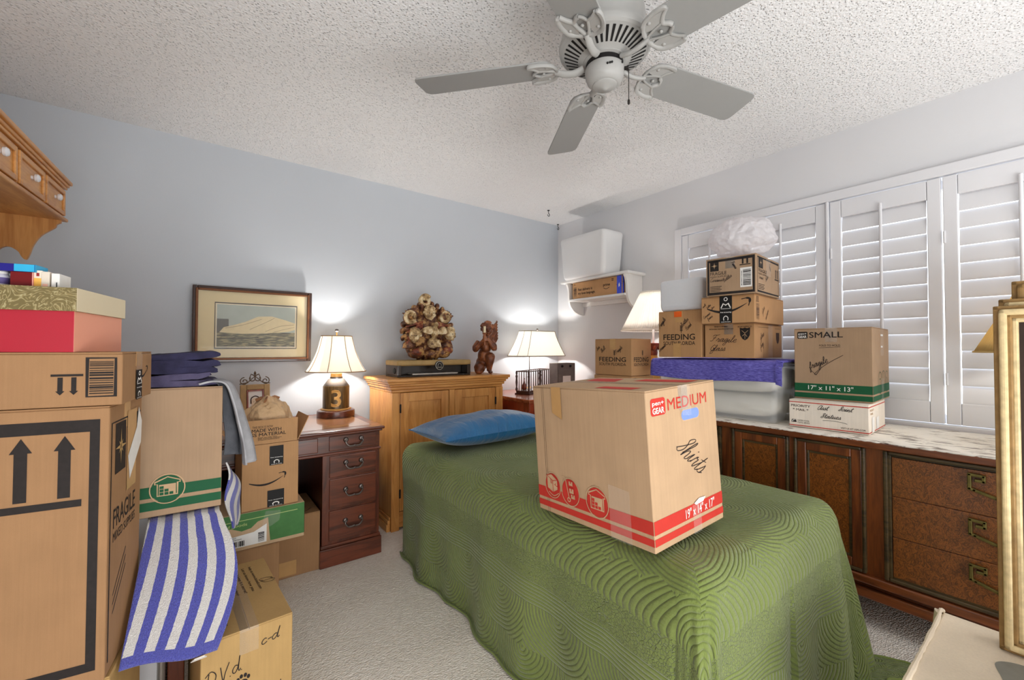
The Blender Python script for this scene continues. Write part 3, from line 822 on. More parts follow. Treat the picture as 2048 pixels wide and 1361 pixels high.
# ------------------------------------------------------------ boxes
def corner_loc(cx, cy, rz, dx, dy):
    """world point of local offset (dx, dy) from corner (cx, cy)"""
    c, s = math.cos(rz), math.sin(rz)
    return cx+dx*c-dy*s, cy+dx*s+dy*c
def pen_logo(t, face, dims, u0, v0, u1, v1, mat, layer=1):
    k = Ink(t, face, dims); k.rrect(u0, v0, u1, v1, (u1-u0)*.12); k.done('logo_badge', mat, layer)
    k.again(); w = u1-u0; h = v1-v0
    k.text('pen+', u0+w*.1, v0+h*.60, h*.24, width=w*.8, bold=.02); k.text('GEAR', u0+w*.1, v0+h*.12, h*.33, width=w*.8, bold=.03)
    k.done('logo_lettering', M['ink_white'], layer+1)
def house_icon(t, face, dims, u, v, r, mat_disc, bare):
    k = Ink(t, face, dims); k.disc(u, v, r, r*1.05).done('icon_disc', mat_disc, 2)
    k.again(); k.ring(u, v, r*1.08, r*1.13, r*.07)
    k.line([(u-r*.62, v-r*.5), (u-r*.62, v+r*.42), (u-r*.78, v+r*.42), (u-r*.78, v+r*.58), (u, v+r*.92), (u+r*.78, v+r*.58), (u+r*.78, v+r*.42), (u+r*.62, v+r*.42), (u+r*.62, v-r*.5)], r*.07, True)
    k.rect(u-r*.52, v-r*.48, u+r*.52, v+r*.36); k.done('icon_outline', bare, 3)
    k.again(); q = r*.26
    for i, n in enumerate((3, 2, 1)):
        for j in range(n): k.rect(u-r*.48+i*q*1.15, v-r*.46+j*q*.95, u-r*.48+i*q*1.15+q*.95, v-r*.46+j*q*.95+q*.8)
    k.done('icon_blocks', mat_disc, 4)
def truck_icon(t, face, dims, u, v, r, mat_disc, bare):
    k = Ink(t, face, dims); k.disc(u, v, r, r*1.1).done('icon_disc', mat_disc, 2)
    k.again(); k.ring(u, v, r*1.08, r*1.18, r*.07)
    k.line([(u-r*.95, v+r*1.15), (u-r*.7, v+r*1.2), (u-r*.5, v+r*.95), (u-r*.15, v-r*.6), (u+r*.6, v-r*.45)], r*.08)
    k.ring(u-r*.2, v-r*.68, r*.17, r*.17, r*.07, 16)
    k.done('icon_outline', bare, 3)
    for a, b, s in ((.15, .75, .5), (.2, .12, .56), (.34, -.34, .5)):
        k.again(); k.rect(u+r*(a-s/2), v+r*(b-s/2.4), u+r*(a+s/2), v+r*(b+s/2.4)); k.done('icon_outline', bare, 4)
        k.again(); k.line([(u+r*(a-s/2), v+r*(b-s/2.4)), (u+r*(a+s/2), v+r*(b-s/2.4)), (u+r*(a+s/2), v+r*(b+s/2.4)), (u+r*(a-s/2), v+r*(b+s/2.4))], r*.06, True)
        k.line([(u+r*a, v+r*(b+s/2.4)), (u+r*a, v+r*b)], r*.1); k.done('icon_blocks', mat_disc, 5)
def box_icon(t, face, dims, u, v, r, mat_disc, bare):
    k = Ink(t, face, dims); k.disc(u, v, r, r*1.1).done('icon_disc', mat_disc, 2)
    k.again(); k.ring(u, v, r*1.08, r*1.18, r*.07)
    k.poly([(u-r*.75, v-r*.35), (u+r*.05, v-r*.65), (u+r*.05, v+r*.45), (u-r*.75, v+r*.85)]); k.poly([(u+r*.05, v-r*.65), (u+r*.7, v-r*.3), (u+r*.7, v+r*.6), (u+r*.05, v+r*.45)])
    k.poly([(u-r*.75, v+r*.85), (u+r*.05, v+r*.45), (u+r*.7, v+r*.6), (u-r*.1, v+r*1.05)])
    k.line([(u-r*.6, v-r*.7), (u+r*.1, v-r*.95), (u+r*.8, v-r*.6)], r*.07, smooth=True)
    k.done('icon_outline', bare, 3)
    k.again()
    k.line([(u-r*.75, v-r*.35), (u+r*.05, v-r*.65), (u+r*.05, v+r*.45), (u-r*.75, v+r*.85)], r*.06, True)
    k.line([(u+r*.05, v+r*.45), (u+r*.7, v+r*.6), (u+r*.7, v-r*.3), (u+r*.05, v-r*.65)], r*.06); k.line([(u-r*.75, v+r*.85), (u-r*.1, v+r*1.05), (u+r*.7, v+r*.6)], r*.06)
    k.line([(u-r*.25, v+r*.6), (u-r*.25, v+r*.2), (u-r*.1, v+r*.15), (u-r*.1, v+r*.55)], r*.05)
    k.line([(u+r*.95, v+r*.1), (u+r*.55, v+r*.0), (u+r*.3, v+r*.12), (u+r*.5, v+r*.25)], r*.06)
    k.done('icon_blocks', mat_disc, 4)

# --- big red printed box on the bed
D = (.481, .354, .436)
t = carton('cardboard_box', 'large cardboard box printed MEDIUM in red standing on the green bedspread', 'box', (1.173, .922, .648), (R(2.69), R(-2.40), R(-90.72)), D, M['kraft'], tape=M['clear_tape'])
for fc, W in (('front', D[0]), ('right', D[1]), ('back', D[0]), ('left', D[1])):
    for v0, v1 in ((.041, .087), (.111, .196)): Ink(t, fc, D).rect(.001, v0*D[2], W-.001, v1*D[2]).done('printed_band', M['ink_red'], 1)
Mc = M['ink_pale']
box_icon(t, 'front', D, .166*D[0], .225*D[2], .036, M['ink_red'], Mc)
truck_icon(t, 'front', D, .343*D[0], .215*D[2], .038, M['ink_red'], Mc)
house_icon(t, 'front', D, .585*D[0], .205*D[2], .042, M['ink_red'], Mc)
k = Ink(t, 'front', D)
for u in (.100, .117): k.line([(u*D[0], 0), (u*D[0], D[2]-.004)], .0012)
k.done('joint_crease', M['ink_brown'], 1)
k = Ink(t, 'front', D); k.poly([(.214*D[0], D[2]), (.214*D[0], .80*D[2]), (.31*D[0], .755*D[2]), (.31*D[0], D[2])]); k.done('packing_tape', M['tape'], 6)
k = Ink(t, 'front', D); k.poly([(.69*D[0], .0), (.85*D[0], 0), (.85*D[0], .345*D[2]), (.69*D[0], .36*D[2])])
k.done('packing_tape', M['clear_tape'], 6)
pen_logo(t, 'right', D, .055*D[1], .835*D[2], .245*D[1], .945*D[2], M['ink_red'])
k = Ink(t, 'right', D); k.text('MEDIUM', .275*D[1], .853*D[2], .075*D[2], width=.575*D[1], bold=.004); k.done('lettering', M['ink_red'], 1)
k = Ink(t, 'right', D); k.text('19" x 14" x 17"', .42*D[1], .122*D[2], .058*D[2], width=.44*D[1], bold=.006); k.done('lettering', M['ink_white'], 2)
k = Ink(t, 'right', D); k.script('Shirts', .33*D[1], .60*D[2], .036, .0021, rot=R(-40), slant=.75, sx=1.0); k.done('handwriting', M['pen'], 2)
k = NT('blue towel seen inside'); k.b.inputs['Base Color'].default_value = rgb(120, 145, 215); k.b.inputs['Roughness'].default_value = 0.9
vn = k.n('ShaderNodeTexNoise', i={'Vector': k.coord(), 'Scale': 60.0}); k.bump(vn.outputs[0], 0.8, 0.004)
M['blue_fill'] = k.mat
k = Ink(t, 'right', D); u0, u1, v0, v1 = .455*D[1], .715*D[1], .765*D[2], .832*D[2]
k.rrect(u0-.003, v0-.003, u1+.003, v1+.003, .0145); k.done('hand_hole_rim', M['kraft_pale'], 1)
k = Ink(t, 'right', D); k.rrect(u0, v0, u1, v1, .0135); k.done('hand_hole', M['blue_fill'], 2, 'hand hole with blue cloth inside')
k = Ink(t, 'right', D); k.poly([(.47*D[1], D[2]), (.47*D[1], .80*D[2]), (.60*D[1], .79*D[2]), (.60*D[1], D[2])]); k.done('packing_tape', M['clear_tape'], 3)
k = Ink(t, 'right', D); k.poly([(.52*D[1], 0), (.64*D[1], 0), (.64*D[1], .19*D[2]), (.52*D[1], .19*D[2])]); k.done('packing_tape', M['clear_tape'], 3)
k = Ink(t, 'right', D); k.poly([(.545*D[1], .20*D[2]), (.57*D[1], .185*D[2]), (.68*D[1], .19*D[2]), (.72*D[1], .215*D[2]), (.62*D[1], .222*D[2])]); k.done('torn_patch', M['label_white'], 4)
k = Ink(t, 'top', D); k.poly([(.06, .21), (.20, .21), (.16, .31), (.03, .31)]); k.done('printed_panel', M['ink_red'], 1)
k = Ink(t, 'top', D); k.poly([(.28, .02), (.42, .02), (.42, .07), (.28, .07)]); k.done('printed_panel', M['ink_red'], 1)
k = Ink(t, 'top', D); k.poly([(.25, .25), (.45, .25), (.45, .32), (.25, .32)]); k.done('printed_panel', M['ink_red'], 1)

# --- box on the dresser printed SMALL
D = (.313, .410, .3565)
t = carton('cardboard_box', 'cardboard box printed SMALL with green bands on top of the white mailing box', 'box', (2.704, .740, .9480), R(-86.2), D, M['kraft_grey'], tape=M['clear_tape'], seam='y')
for fc, W in (('front', D[0]), ('right', D[1]), ('back', D[0]), ('left', D[1])):
    for v0, v1 in ((.02, .088), (.112, .222)): Ink(t, fc, D).rect(.001, v0*D[2], W-.001, v1*D[2]).done('printed_band', M['ink_green'], 1)
pen_logo(t, 'front', D, .047*D[0], .855*D[2], .19*D[0], .955*D[2], M['ink'])
k = Ink(t, 'front', D); k.text('SMALL', .21*D[0], .868*D[2], .078*D[2], width=.44*D[0], bold=.012); k.text('FOLD TO HOLD', .345*D[0], .745*D[2], .026*D[2], width=.27*D[0], bold=.006)
k.line([(.34*D[0], .725*D[2]), (.62*D[0], .735*D[2])], .0012); k.done('lettering', M['ink'], 1)
k = Ink(t, 'front', D); k.text('17" x 11" x 13"', .19*D[0], .138*D[2], .058*D[2], width=.58*D[0], bold=.008); k.done('lettering', M['ink_white'], 2)
k = Ink(t, 'front', D); k.script('fragile', .215*D[0], .42*D[2], .016, .0022, rot=R(26), slant=.35, sx=1.1); k.line([(.3*D[0], .345*D[2]), (.285*D[0], .365*D[2]), (.40*D[0], .47*D[2]), (.52*D[0], .55*D[2]), (.65*D[0], .625*D[2])], .002, smooth=True); k.line([(.24*D[0], .40*D[2]), (.3*D[0], .345*D[2]), (.36*D[0], .43*D[2])], .002); k.done('handwriting', M['pen'], 2)
k = Ink(t, 'right', D)
k.ring(.40*D[1], .25*D[2], .045, .052, .003); k.ring(.61*D[1], .26*D[2], .045, .052, .003); k.ring(.82*D[1], .25*D[2], .045, .052, .003)
k.line([(.36*D[1], .2*D[2]), (.36*D[1], .3*D[2]), (.44*D[1], .3*D[2]), (.44*D[1], .2*D[2])], .003, True); k.line([(.59*D[1], .38*D[2]), (.61*D[1], .2*D[2]), (.65*D[1], .2*D[2])], .003); k.line([(.79*D[1], .2*D[2]), (.79*D[1], .28*D[2]), (.82*D[1], .31*D[2]), (.85*D[1], .28*D[2]), (.85*D[1], .2*D[2])], .003, True)
k.done('printed_icons', M['ink_green'], 2)
k = Ink(t, 'right', D); k.rect(.46*D[1], .89*D[2], .60*D[1], .915*D[2]); k.done('torn_patch', M['label_white'], 2)
k = Ink(t, 'right', D); k.rect(.47*D[1], .73*D[2], .58*D[1], .755*D[2]); k.done('torn_patch', M['label_white'], 2)
k = Ink(t, 'right', D); k.rect(.46*D[1], 0, .62*D[1], .3*D[2]); k.done('packing_tape', M['clear_tape'], 3)
k = Ink(t, 'right', D); k.rect(.44*D[1], .62*D[2], .64*D[1], D[2]); k.done('packing_tape', M['clear_tape'], 3)

# --- white mailing box
D = (.314, .354, .1355)
t = carton('mailing_box', 'white postal box with red edge lines under the box printed SMALL', 'box', (2.600, .735, .812), R(-86.9), D, M['card_white'])
for fc, W in (('front', D[0]), ('right', D[1])):
    
    for v0, v1 in ((.045, .075), (.90, .93)): Ink(t, fc, D).rect(0, v0*D[2], W, v1*D[2]).done('printed_band', M['ink_red'], 1)
k = Ink(t, 'front', D); k.text('PRIORITY', .03*D[0], .74*D[2], .085*D[2], width=.26*D[0], bold=.01); k.text('* MAIL *', .055*D[0], .60*D[2], .08*D[2], width=.21*D[0], bold=.01); k.text('VISIT US AT USPS.COM', .67*D[0], .115*D[2], .055*D[2], width=.29*D[0], bold=.01); k.done('lettering', M['ink_brown'], 1)
k = Ink(t, 'front', D); k.poly([(.03*D[0], .17*D[2]), (.105*D[0], .17*D[2]), (.095*D[0], .27*D[2]), (.04*D[0], .27*D[2])]); k.text('UNITED STATES', .118*D[0], .225*D[2], .045*D[2], width=.155*D[0]); k.text('POSTAL SERVICE', .118*D[0], .15*D[2], .045*D[2], width=.16*D[0]); k.done('lettering', M['ink'], 1)
k = Ink(t, 'front', D); k.poly([(.045*D[0], .18*D[2]), (.065*D[0], .235*D[2]), (.098*D[0], .25*D[2]), (.06*D[0], .255*D[2]), (.042*D[0], .22*D[2])]); k.done('logo_wing', M['ink_white'], 2)
k = Ink(t, 'front', D); k.script('Asst', .38*D[0], .70*D[2], .0115, .0018, slant=.4, sx=1.2); k.script('Saint', .64*D[0], .72*D[2], .0105, .0018, slant=.4, sx=1.3); k.script('Statues', .42*D[0], .42*D[2], .0115, .0018, slant=.3, sx=1.3); k.line([(.45*D[0], .33*D[2]), (.55*D[0], .35*D[2]), (.68*D[0], .33*D[2]), (.75*D[0], .29*D[2])], .0016, smooth=True); k.done('handwriting', M['pen'], 2)
k = Ink(t, 'right', D); k.text('PRIORITY', .06*D[1], .76*D[2], .07*D[2], width=.24*D[1]); k.text('MAIL', .08*D[1], .64*D[2], .07*D[2], width=.16*D[1]); k.done('lettering', M['ink_pale'], 1)
k = Ink(t, 'right', D); k.rect(.16*D[1], .05*D[2], .30*D[1], .55*D[2]); k.done('packing_tape', M['label_white'], 2)
k = Ink(t, 'right', D); k.rect(.42*D[1], .08*D[2], .58*D[1], .5*D[2]); k.done('packing_tape', M['label_white'], 2)

# --- stack of three on the purple rug
D = (.267, .412, .188)
t = carton('cardboard_box', 'brown box with black shield print, bottom of the stack on the purple rug', 'box', (2.587, 1.179, 1.150), R(-86.5), D, M['kraft_warm'], tape=M['clear_tape'], seam='y')
def shield(k, u, v, w, h):
    k.poly([(u-w/2, v+h/2), (u-w*.2, v+h*.44), (u, v+h*.5), (u+w*.2, v+h*.44), (u+w/2, v+h/2), (u+w*.46, v-h*.1), (u+w*.25, v-h*.38), (u, v-h*.5), (u-w*.25, v-h*.38), (u-w*.46, v-h*.1)])
k = Ink(t, 'front', D); k.text('THIS BOX IS REUSABLE', .2*D[0], .915*D[2], .04*D[2], width=.28*D[0], bold=.02); k.text('PACKAGING MADE FROM RECYCLED', .1*D[0], .845*D[2], .035*D[2], width=.5*D[0], bold=.02); k.text('SECURE SHIPPING CO', .68*D[0], .895*D[2], .035*D[2], width=.27*D[0], bold=.02)
shield(k, .82*D[0], .70*D[2], .20*D[0], .37*D[2]); k.done('lettering', M['ink'], 1)
k = Ink(t, 'front', D); k.line([(.76*D[0], .8*D[2]), (.82*D[0], .72*D[2]), (.88*D[0], .8*D[2])], .002); k.line([(.77*D[0], .64*D[2]), (.82*D[0], .7*D[2]), (.86*D[0], .62*D[2])], .002); k.line([(.82*D[0], .55*D[2]), (.82*D[0], .68*D[2])], .0015); k.done('shield_lines', M['ink_pale'], 2)
k = Ink(t, 'front', D); k.script('Fragile', .12*D[0], .50*D[2], .019, .0021, rot=R(-4), slant=.35, sx=1.35); k.script('Glass', .10*D[0], .21*D[2], .017, .0021, slant=.35, sx=1.35); k.done('handwriting', M['pen'], 2)
k = Ink(t, 'right', D); k.script('glass', .2*D[1], .52*D[2], .016, .002, rot=R(30)); k.script('frag', .2*D[1], .26*D[2], .016, .002, rot=R(30)); k.done('handwriting', M['ink_brown'], 1)
k = Ink(t, 'right', D); shield(k, .83*D[1], .60*D[2], .13*D[1], .36*D[2]); k.done('shield_print', M['ink_brown'], 1)
for P in ([(.72, .89), (.93, .89)], [(.12, .9), (.5, .9)], [(.3, 0), (.3, .35)], [(.66, 0), (.66, .4)]): Ink(t, 'right', D).line([(a*D[1], b*D[2]) for a, b in P], .0018).done('printed_line', M['ink_brown'], 1)
k = Ink(t, 'right', D); k.rect(.46*D[1], 0, .62*D[1], D[2]); k.done('packing_tape', M['clear_tape'], 3)

D = (.274, .472, .147)
t = carton('cardboard_box', 'brown box with curved black arrow and black tape, middle of the stack of three', 'box', (2.53, 1.154, 1.3392), R(-84.8), D, M['kraft_warm'], seam='y')
def black_tape(t, face, D, u0, u1, v0, v1, mark=True):
    k = Ink(t, face, D); k.rect(u0, v0, u1, v1); k.done('black_tape', M['black'], 3)
    k = Ink(t, face, D); w = u1-u0; c = (u0+u1)/2; h = v1-v0
    k.line([(c-w*.16, v0+h*.10), (c-w*.17, v0+h*.2), (c, v0+h*.26), (c+w*.17, v0+h*.2), (c+w*.16, v0+h*.10)], w*.06, smooth=True)
    k.text('free streaming', u0+w*.06, v0+h*.38, h*.045, width=w*.88, bold=.02); k.text('music & more', u0+w*.12, v0+h*.03, h*.04, width=w*.76, bold=.02)
    if mark:
        k.ring(c, v0+h*.88, w*.13, h*.06, w*.06, 16); k.line([(u0+w*.12, v0+h*.56), (u0+w*.3, v0+h*.72), (c, v0+h*.66), (u1-w*.3, v0+h*.72), (u1-w*.12, v0+h*.56)], w*.08); k.line([(u0+w*.1, v0+h*.53), (u1-w*.1, v0+h*.53)], w*.03)
    k.done('tape_print', M['ink_white'], 4)
k = Ink(t, 'front', D); smile(k, .52*D[0], .62*D[2], .80*D[0]); k.done('curved_arrow', M['ink'], 1)
black_tape(t, 'front', D, .365*D[0], .60*D[0], .0, D[2])
k = Ink(t, 'top', D); k.rect(.365*D[0], 0, .60*D[0], D[1]); k.done('black_tape', M['black'], 3)
k = Ink(t, 'front', D)
for i, wd in enumerate(('small', 'bottles', 'glass')): k.script(wd, (.04+.085*i)*D[0], (.60-.04*i)*D[2], .006, .0010, rot=R(45))
k.script('Ceramic', .06*D[0], .18*D[2], .008, .0012, rot=R(40)); k.script('frame', .14*D[0], .12*D[2], .008, .0012, rot=R(40)); k.done('handwriting', M['pen'], 2)
k = Ink(t, 'right', D); arrows_up(k, .07*D[1], .77*D[2], .03, 1.1); barcode(k, .05*D[1], .12*D[2], .14*D[1], .68*D[2], 14, False); k.script('glass', .25*D[1], .3*D[2], .014, .0014, rot=R(48)); k.script('mirror', .36*D[1], .12*D[2], .014, .0014, rot=R(48)); k.done('lettering', M['ink_brown'], 1)

D = (.251, .387, .204)
t = carton('cardboard_box', 'box with black border printed FRAGILE, topmost in the stack under the plastic bag', 'box', (2.464, 1.123, 1.4870), R(-83.9), D, M['kraft_grey'], tape=M['clear_tape'], seam='y')
def burst(k, u, v, s):
    for a in range(8):
        q = PI/4*a; L = s*(1.0 if a % 2 == 0 else .5)
        k.poly([(u+L*math.cos(q), v+L*math.sin(q)), (u+s*.12*math.cos(q+PI/2), v+s*.12*math.sin(q+PI/2)), (u+s*.12*math.cos(q-PI/2), v+s*.12*math.sin(q-PI/2))])
for fc, W, mt in (('front', D[0], M['ink']), ('right', D[1], M['ink'])):
    H_ = D[2]; b = .012
    k = Ink(t, fc, D); k.line([(.05*W, .06*H_), (.955*W, .06*H_), (.955*W, .93*H_), (.05*W, .93*H_)], b if fc == 'front' else .007, True)
    k.rect(.09*W, .66*H_, .27*W, .93*H_)
    k.text('FRAGILE', .09*W, .555*H_, .085*H_, width=.34*W, bold=.004); k.text('MIXED SUPPLIES', .09*W, .49*H_, .04*H_, width=.34*W, bold=.0)
    for i in range(4): k.rect(.09*W, (.12+.04*i)*H_, (.30+.03*(i % 2))*W, (.135+.04*i)*H_)
    if fc == 'front': arrows_up(k, .75*W, .77*H_, .042, 1.0)
    else: arrows_up(k, .83*W, .52*H_, .06, .9)
    k.done('printing', mt, 1)
    k = Ink(t, fc, D); burst(k, .18*W, .80*H_, .018); k.done('printed_star', M['ink_pale'], 2)
    k = Ink(t, fc, D); k.script('Ceramic', .09*W, .38*H_, .010, .0013, sx=1.2); k.script('Bottles', .38*W, .34*H_, .010, .0013, rot=R(35)); k.script('Frames', .52*W, .84*H_, .008, .0016, rot=R(-60)); k.done('handwriting', M['pen'], 3)
k = Ink(t, 'front', D); k.rect(.70*D[0], .17*D[2], .925*D[0], .67*D[2]); k.done('paper_label', M['label_white'], 2)
k = Ink(t, 'front', D); barcode(k, .755*D[0], .22*D[2], .905*D[0], .63*D[2], 16, False, 5); barcode(k, .72*D[0], .22*D[2], .735*D[0], .6*D[2], 16, False, 6); k.done('label_bars', M['ink'], 3)
k = Ink(t, 'right', D); k.rect(.38*D[1], .5*D[2], .58*D[1], D[2]); k.done('packing_tape', M['clear_tape'], 4)

# --- food charity boxes
def wheat(k, u, v, s):
    k.line([(u, v), (u, v+s)], s*.06)
    for i in range(4):
        for sg in (-1, 1): k.poly([(u, v+s*(.25+.2*i)), (u+sg*s*.2, v+s*(.33+.2*i)), (u+sg*s*.17, v+s*(.45+.2*i)), (u, v+s*(.37+.2*i))])
def food_print(t, face, D, pen=True):
    W = D[0] if face in ('front', 'back') else D[1]; H_ = D[2]
    k = Ink(t, face, D); k.text('FEEDING', .12*W, .375*H_, .12*H_, width=.74*W, bold=.012); k.text('SOUTH FLORIDA', .12*W, .265*H_, .075*H_, width=.74*W, bold=.008); wheat(k, .55*W, .515*H_, .16*H_); k.done('lettering', M['ink'], 1)
D = (.30, .23, .247)
t = carton('cardboard_box', 'cardboard box printed FEEDING SOUTH FLORIDA on two faces, below the lit pleated shade', 'box', (2.398, 1.91, 1.02), R(-86.9), D, M['kraft_warm'], tape=M['tape'], seam='y')
food_print(t, 'front', D); food_print(t, 'right', D)
k = Ink(t, 'front', D); k.script('Sea', .07*D[0], .66*D[2], .013, .0018, rot=R(45)); k.script('Shell', .2*D[0], .6*D[2], .013, .0018, rot=R(45)); k.script('Fragile', .60*D[0], .58*D[2], .012, .0018, rot=R(38)); k.done('handwriting', M['pen'], 2)
D = (.31, .25, .206)
t = carton('cardboard_box', 'shallow brown carton mostly hidden behind the red printed box, topped by a printed carton', 'box', (2.398, 1.905, .812), R(-86.9), D, M['kraft_warm'])
k = Ink(t, 'front', D); k.line([(.001, .7*D[2]), (D[0]-.001, .7*D[2])], .0015); arrows_up(k, .84*D[0], .86*D[2], .02); k.done('printing', M['ink_brown'], 1)
k = Ink(t, 'right', D); barcode(k, .08*D[1], .72*D[2], .2*D[1], .95*D[2], 6, False); k.done('printing', M['ink_brown'], 1)
D = (.285, .27, .284)
t = carton('cardboard_box', 'box printed FEEDING SOUTH FLORIDA with orange tag, under the white foam cooler', 'box', (2.503, 1.459, 1.149), R(-90.0), D, M['kraft_warm'], tape=M['tape'], seam='y')
food_print(t, 'front', D)
k = Ink(t, 'front', D); k.rect(.385*D[0], .865*D[2], .56*D[0], .985*D[2]); k.done('orange_sticker', plain('orange sticker', rgb(235, 100, 30), 0.5), 2)
k = Ink(t, 'front', D); k.script('Fragile', .03*D[0], .62*D[2], .013, .0022, rot=R(52), slant=.5); k.script('Bottles', .58*D[0], .64*D[2], .012, .002, rot=R(48)); k.script('Head', .68*D[0], .56*D[2], .012, .002, rot=R(48)); k.script('Ceramic', .02*D[0], .10*D[2], .011, .0022, rot=R(42)); k.done('handwriting', M['pen'], 2)
k = Ink(t, 'front', D); k.rect(.36*D[0], .0, .54*D[0], .30*D[2]); k.done('packing_tape', M['tape'], 3)

# --- delivery box on the white wall shelf
D = (.565, .175, .147)
t = carton('cardboard_box', 'long brown delivery box with blue tape lying inside the white wall shelf', 'box', (2.860, 2.490, 1.652), R(-90), D, M['kraft_warm'])
k = Ink(t, 'front', D); k.text('Fast delivery is', .12*D[0], .47*D[2], .15*D[2], width=.30*D[0], bold=.015); k.text('my love language.', .12*D[0], .24*D[2], .15*D[2], width=.36*D[0], bold=.015); k.text('prime', .64*D[0], .53*D[2], .16*D[2], width=.13*D[0], bold=.015); k.line([(.645*D[0], .44*D[2]), (.70*D[0], .36*D[2]), (.76*D[0], .44*D[2])], .004, smooth=True)
barcode(k, .02*D[0], .12*D[2], .085*D[0], .72*D[2], 12, False); arrows_up(k, .035*D[0], .85*D[2], .014, 1.4); k.rect(.80*D[0], .86*D[2], .84*D[0], .9*D[2]); k.rect(.80*D[0], .78*D[2], .84*D[0], .82*D[2]); smile(k, .95*D[0], .55*D[2], .13*D[0]); k.done('lettering', M['ink'], 1)
M['blue_tape'] = plain('blue printed tape', rgb(58, 78, 200), 0.4)
k = Ink(t, 'front', D); k.rect(.90*D[0], 0, .985*D[0], D[2]); k.done('blue_tape', M['blue_tape'], 2)
k = Ink(t, 'right', D); k.rect(.0*D[1], 0, .1*D[1], D[2]); k.done('blue_tape', M['blue_tape'], 2)
k = Ink(t, 'front', D); k.poly([(.935*D[0], .35*D[2]), (.955*D[0], .45*D[2]), (.945*D[0], .62*D[2]), (.93*D[0], .5*D[2])]); k.done('tape_print', M['ink_white'], 3)

# --- left stack in front
rz = R(-7.7); D = (.46, .275, .642)
x, y = corner_loc(-.158, 1.38, rz, -D[0]/2, D[1]/2)
D0 = (.46, .268, .418); x0, y0 = corner_loc(-.150, 1.392, rz, -D0[0]/2, D0[1]/2)
carton('cardboard_box', 'plain brown box at the foot of the tall arrow box, only its edge showing', 'box', (x0, y0, 0), rz, D0, M['kraft_gold'])
t = carton('cardboard_box', 'tall brown box with two thick black arrows in a black frame, below the barcode box', 'box', (x, y, .420), rz, D, M['kraft_brown'], tape=M['tape'])
W, H_ = D[0], D[2]; off = D[0]
k = Ink(t, 'front', D)
fw = .026
k.rect(W-.034, .03, W-.0165, H_-.030); k.rect(.03, H_-.058, W-.034, H_-.030); k.rect(.03, .03, .055, H_-.058); k.rect(.055, .03, W-.034, .05)
for u in (W-.076, W-.146): k.poly([(u-.0105, .437), (u+.0105, .437), (u+.0105, .545), (u+.018, .545), (u, .578), (u-.018, .545), (u-.0105, .545)])
k.poly([(W-.178, .414), (W-.046, .414), (W-.046, .430), (W-.178, .430)])
k.done('printed_arrows', M['ink'], 1)
k = Ink(t, 'right', D); wd = D[1]
k.line([(.06*wd, .03), (.06*wd, H_-.045), (.95*wd, H_-.045)], .006)
k.rect(.16*wd, H_-.175, .46*wd, H_-.05); k.rect(.5*wd, H_-.075, .93*wd, H_-.045)
for i in range(3): k.line([(.16*wd, .13+.022*i), (.16*wd+.10, .21+.022*i)], .0035)
k.text('FRAGILE', .14*wd, H_-.305, .046, width=.66*wd, bold=.006, rot=0); k.text('MIXED SUPPLIES', .14*wd, H_-.338, .022, width=.66*wd, bold=0)
k.done('lettering', M['ink'], 1)
k = Ink(t, 'right', D); burst(k, .31*wd, H_-.112, .045); k.done('printed_star', M['kraft_gold'], 2)
k = Ink(t, 'right', D); k.rect(.5*wd, H_-.24, .80*wd, H_-.03); k.done('packing_tape', M['tape'], 2)
k = Ink(t, 'right', D); k.poly([(.52*wd, H_-.150), (.80*wd, H_-.085), (.86*wd, H_-.03), (.98*wd, H_-.075), (.96*wd, H_-.135), (.58*wd, H_-.215)]); k.done('torn_label', M['label_white'], 3)
D2 = (.50, .272, .1255); x, y = corner_loc(-.137, 1.376, rz, -D2[0]/2, D2[1]/2)
t = carton('cardboard_box', 'flat brown box with barcode and small upside-down arrows below the red shoebox', 'box', (x, y, 1.0635), rz, D2, M['kraft_brown'], tape=M['tape'], seam='x')
W, H_ = D2[0], D2[2]
k = Ink(t, 'front', D2)
k.line([(W-.062, .022), (W-.012, .022), (W-.012, .112), (W-.062, .112)], .0045, True); barcode(k, W-.058, .028, W-.016, .108, 17, False, 9)
arrows_up(k, W-.107, .068, .046, .95, flip=True); k.done('printing', M['ink'], 1)
black_tape(t, 'right', D2, .40*D2[1], .60*D2[1], .0, H_*.62)
k = Ink(t, 'right', D2); k.rect(.40*D2[1], H_*.62, .60*D2[1], H_); k.done('packing_tape', M['clear_tape'], 3)
k = Ink(t, 'right', D2); smile(k, .66*D2[1], .56*H_, .32*D2[1]); k.done('curved_arrow', M['ink'], 1)

# --- red shoebox with patterned lid
rz = R(-11.4); w_, d_, h_ = .36, .272, .112
x, y = corner_loc(-.222, 1.386, rz, -w_/2, d_/2)
k = NT('red box paper'); k.b.inputs['Base Color'].default_value = rgb(172, 22, 44); k.b.inputs['Roughness'].default_value = 0.4; M['red_paper'] = k.mat
k = NT('salmon box end'); k.b.inputs['Base Color'].default_value = rgb(236, 160, 132); k.b.inputs['Roughness'].default_value = 0.5; M['salmon'] = k.mat
k = NT('olive swirl paper'); k.b.inputs['Roughness'].default_value = 0.35
n1 = k.n('ShaderNodeTexNoise', i={'Vector': k.coord(), 'Scale': 22.0, 'Detail': 2.0, 'Distortion': 2.5})
s1 = k.math('SINE', k.math('MULTIPLY', n1.outputs[0], 42.0))
k.link(k.ramp(s1, [(0.0, rgb(112, 98, 58)), (0.35, rgb(136, 120, 76)), (0.9, rgb(146, 130, 86)), (1.0, rgb(176, 166, 126))]), 'Base Color'); M['olive'] = k.mat
hb = thing('shoebox', 'red shoebox with olive swirl patterned lid on the flat barcode box', 'shoebox', (x, y, 1.1895), (0, 0, rz))
m = mb(); m.span(-w_/2, w_/2, -d_/2, d_/2, 0, h_)
o = m.build('shoebox_body', [M['red_paper'], M['salmon']], hb, smooth=0, bevel=0.001)
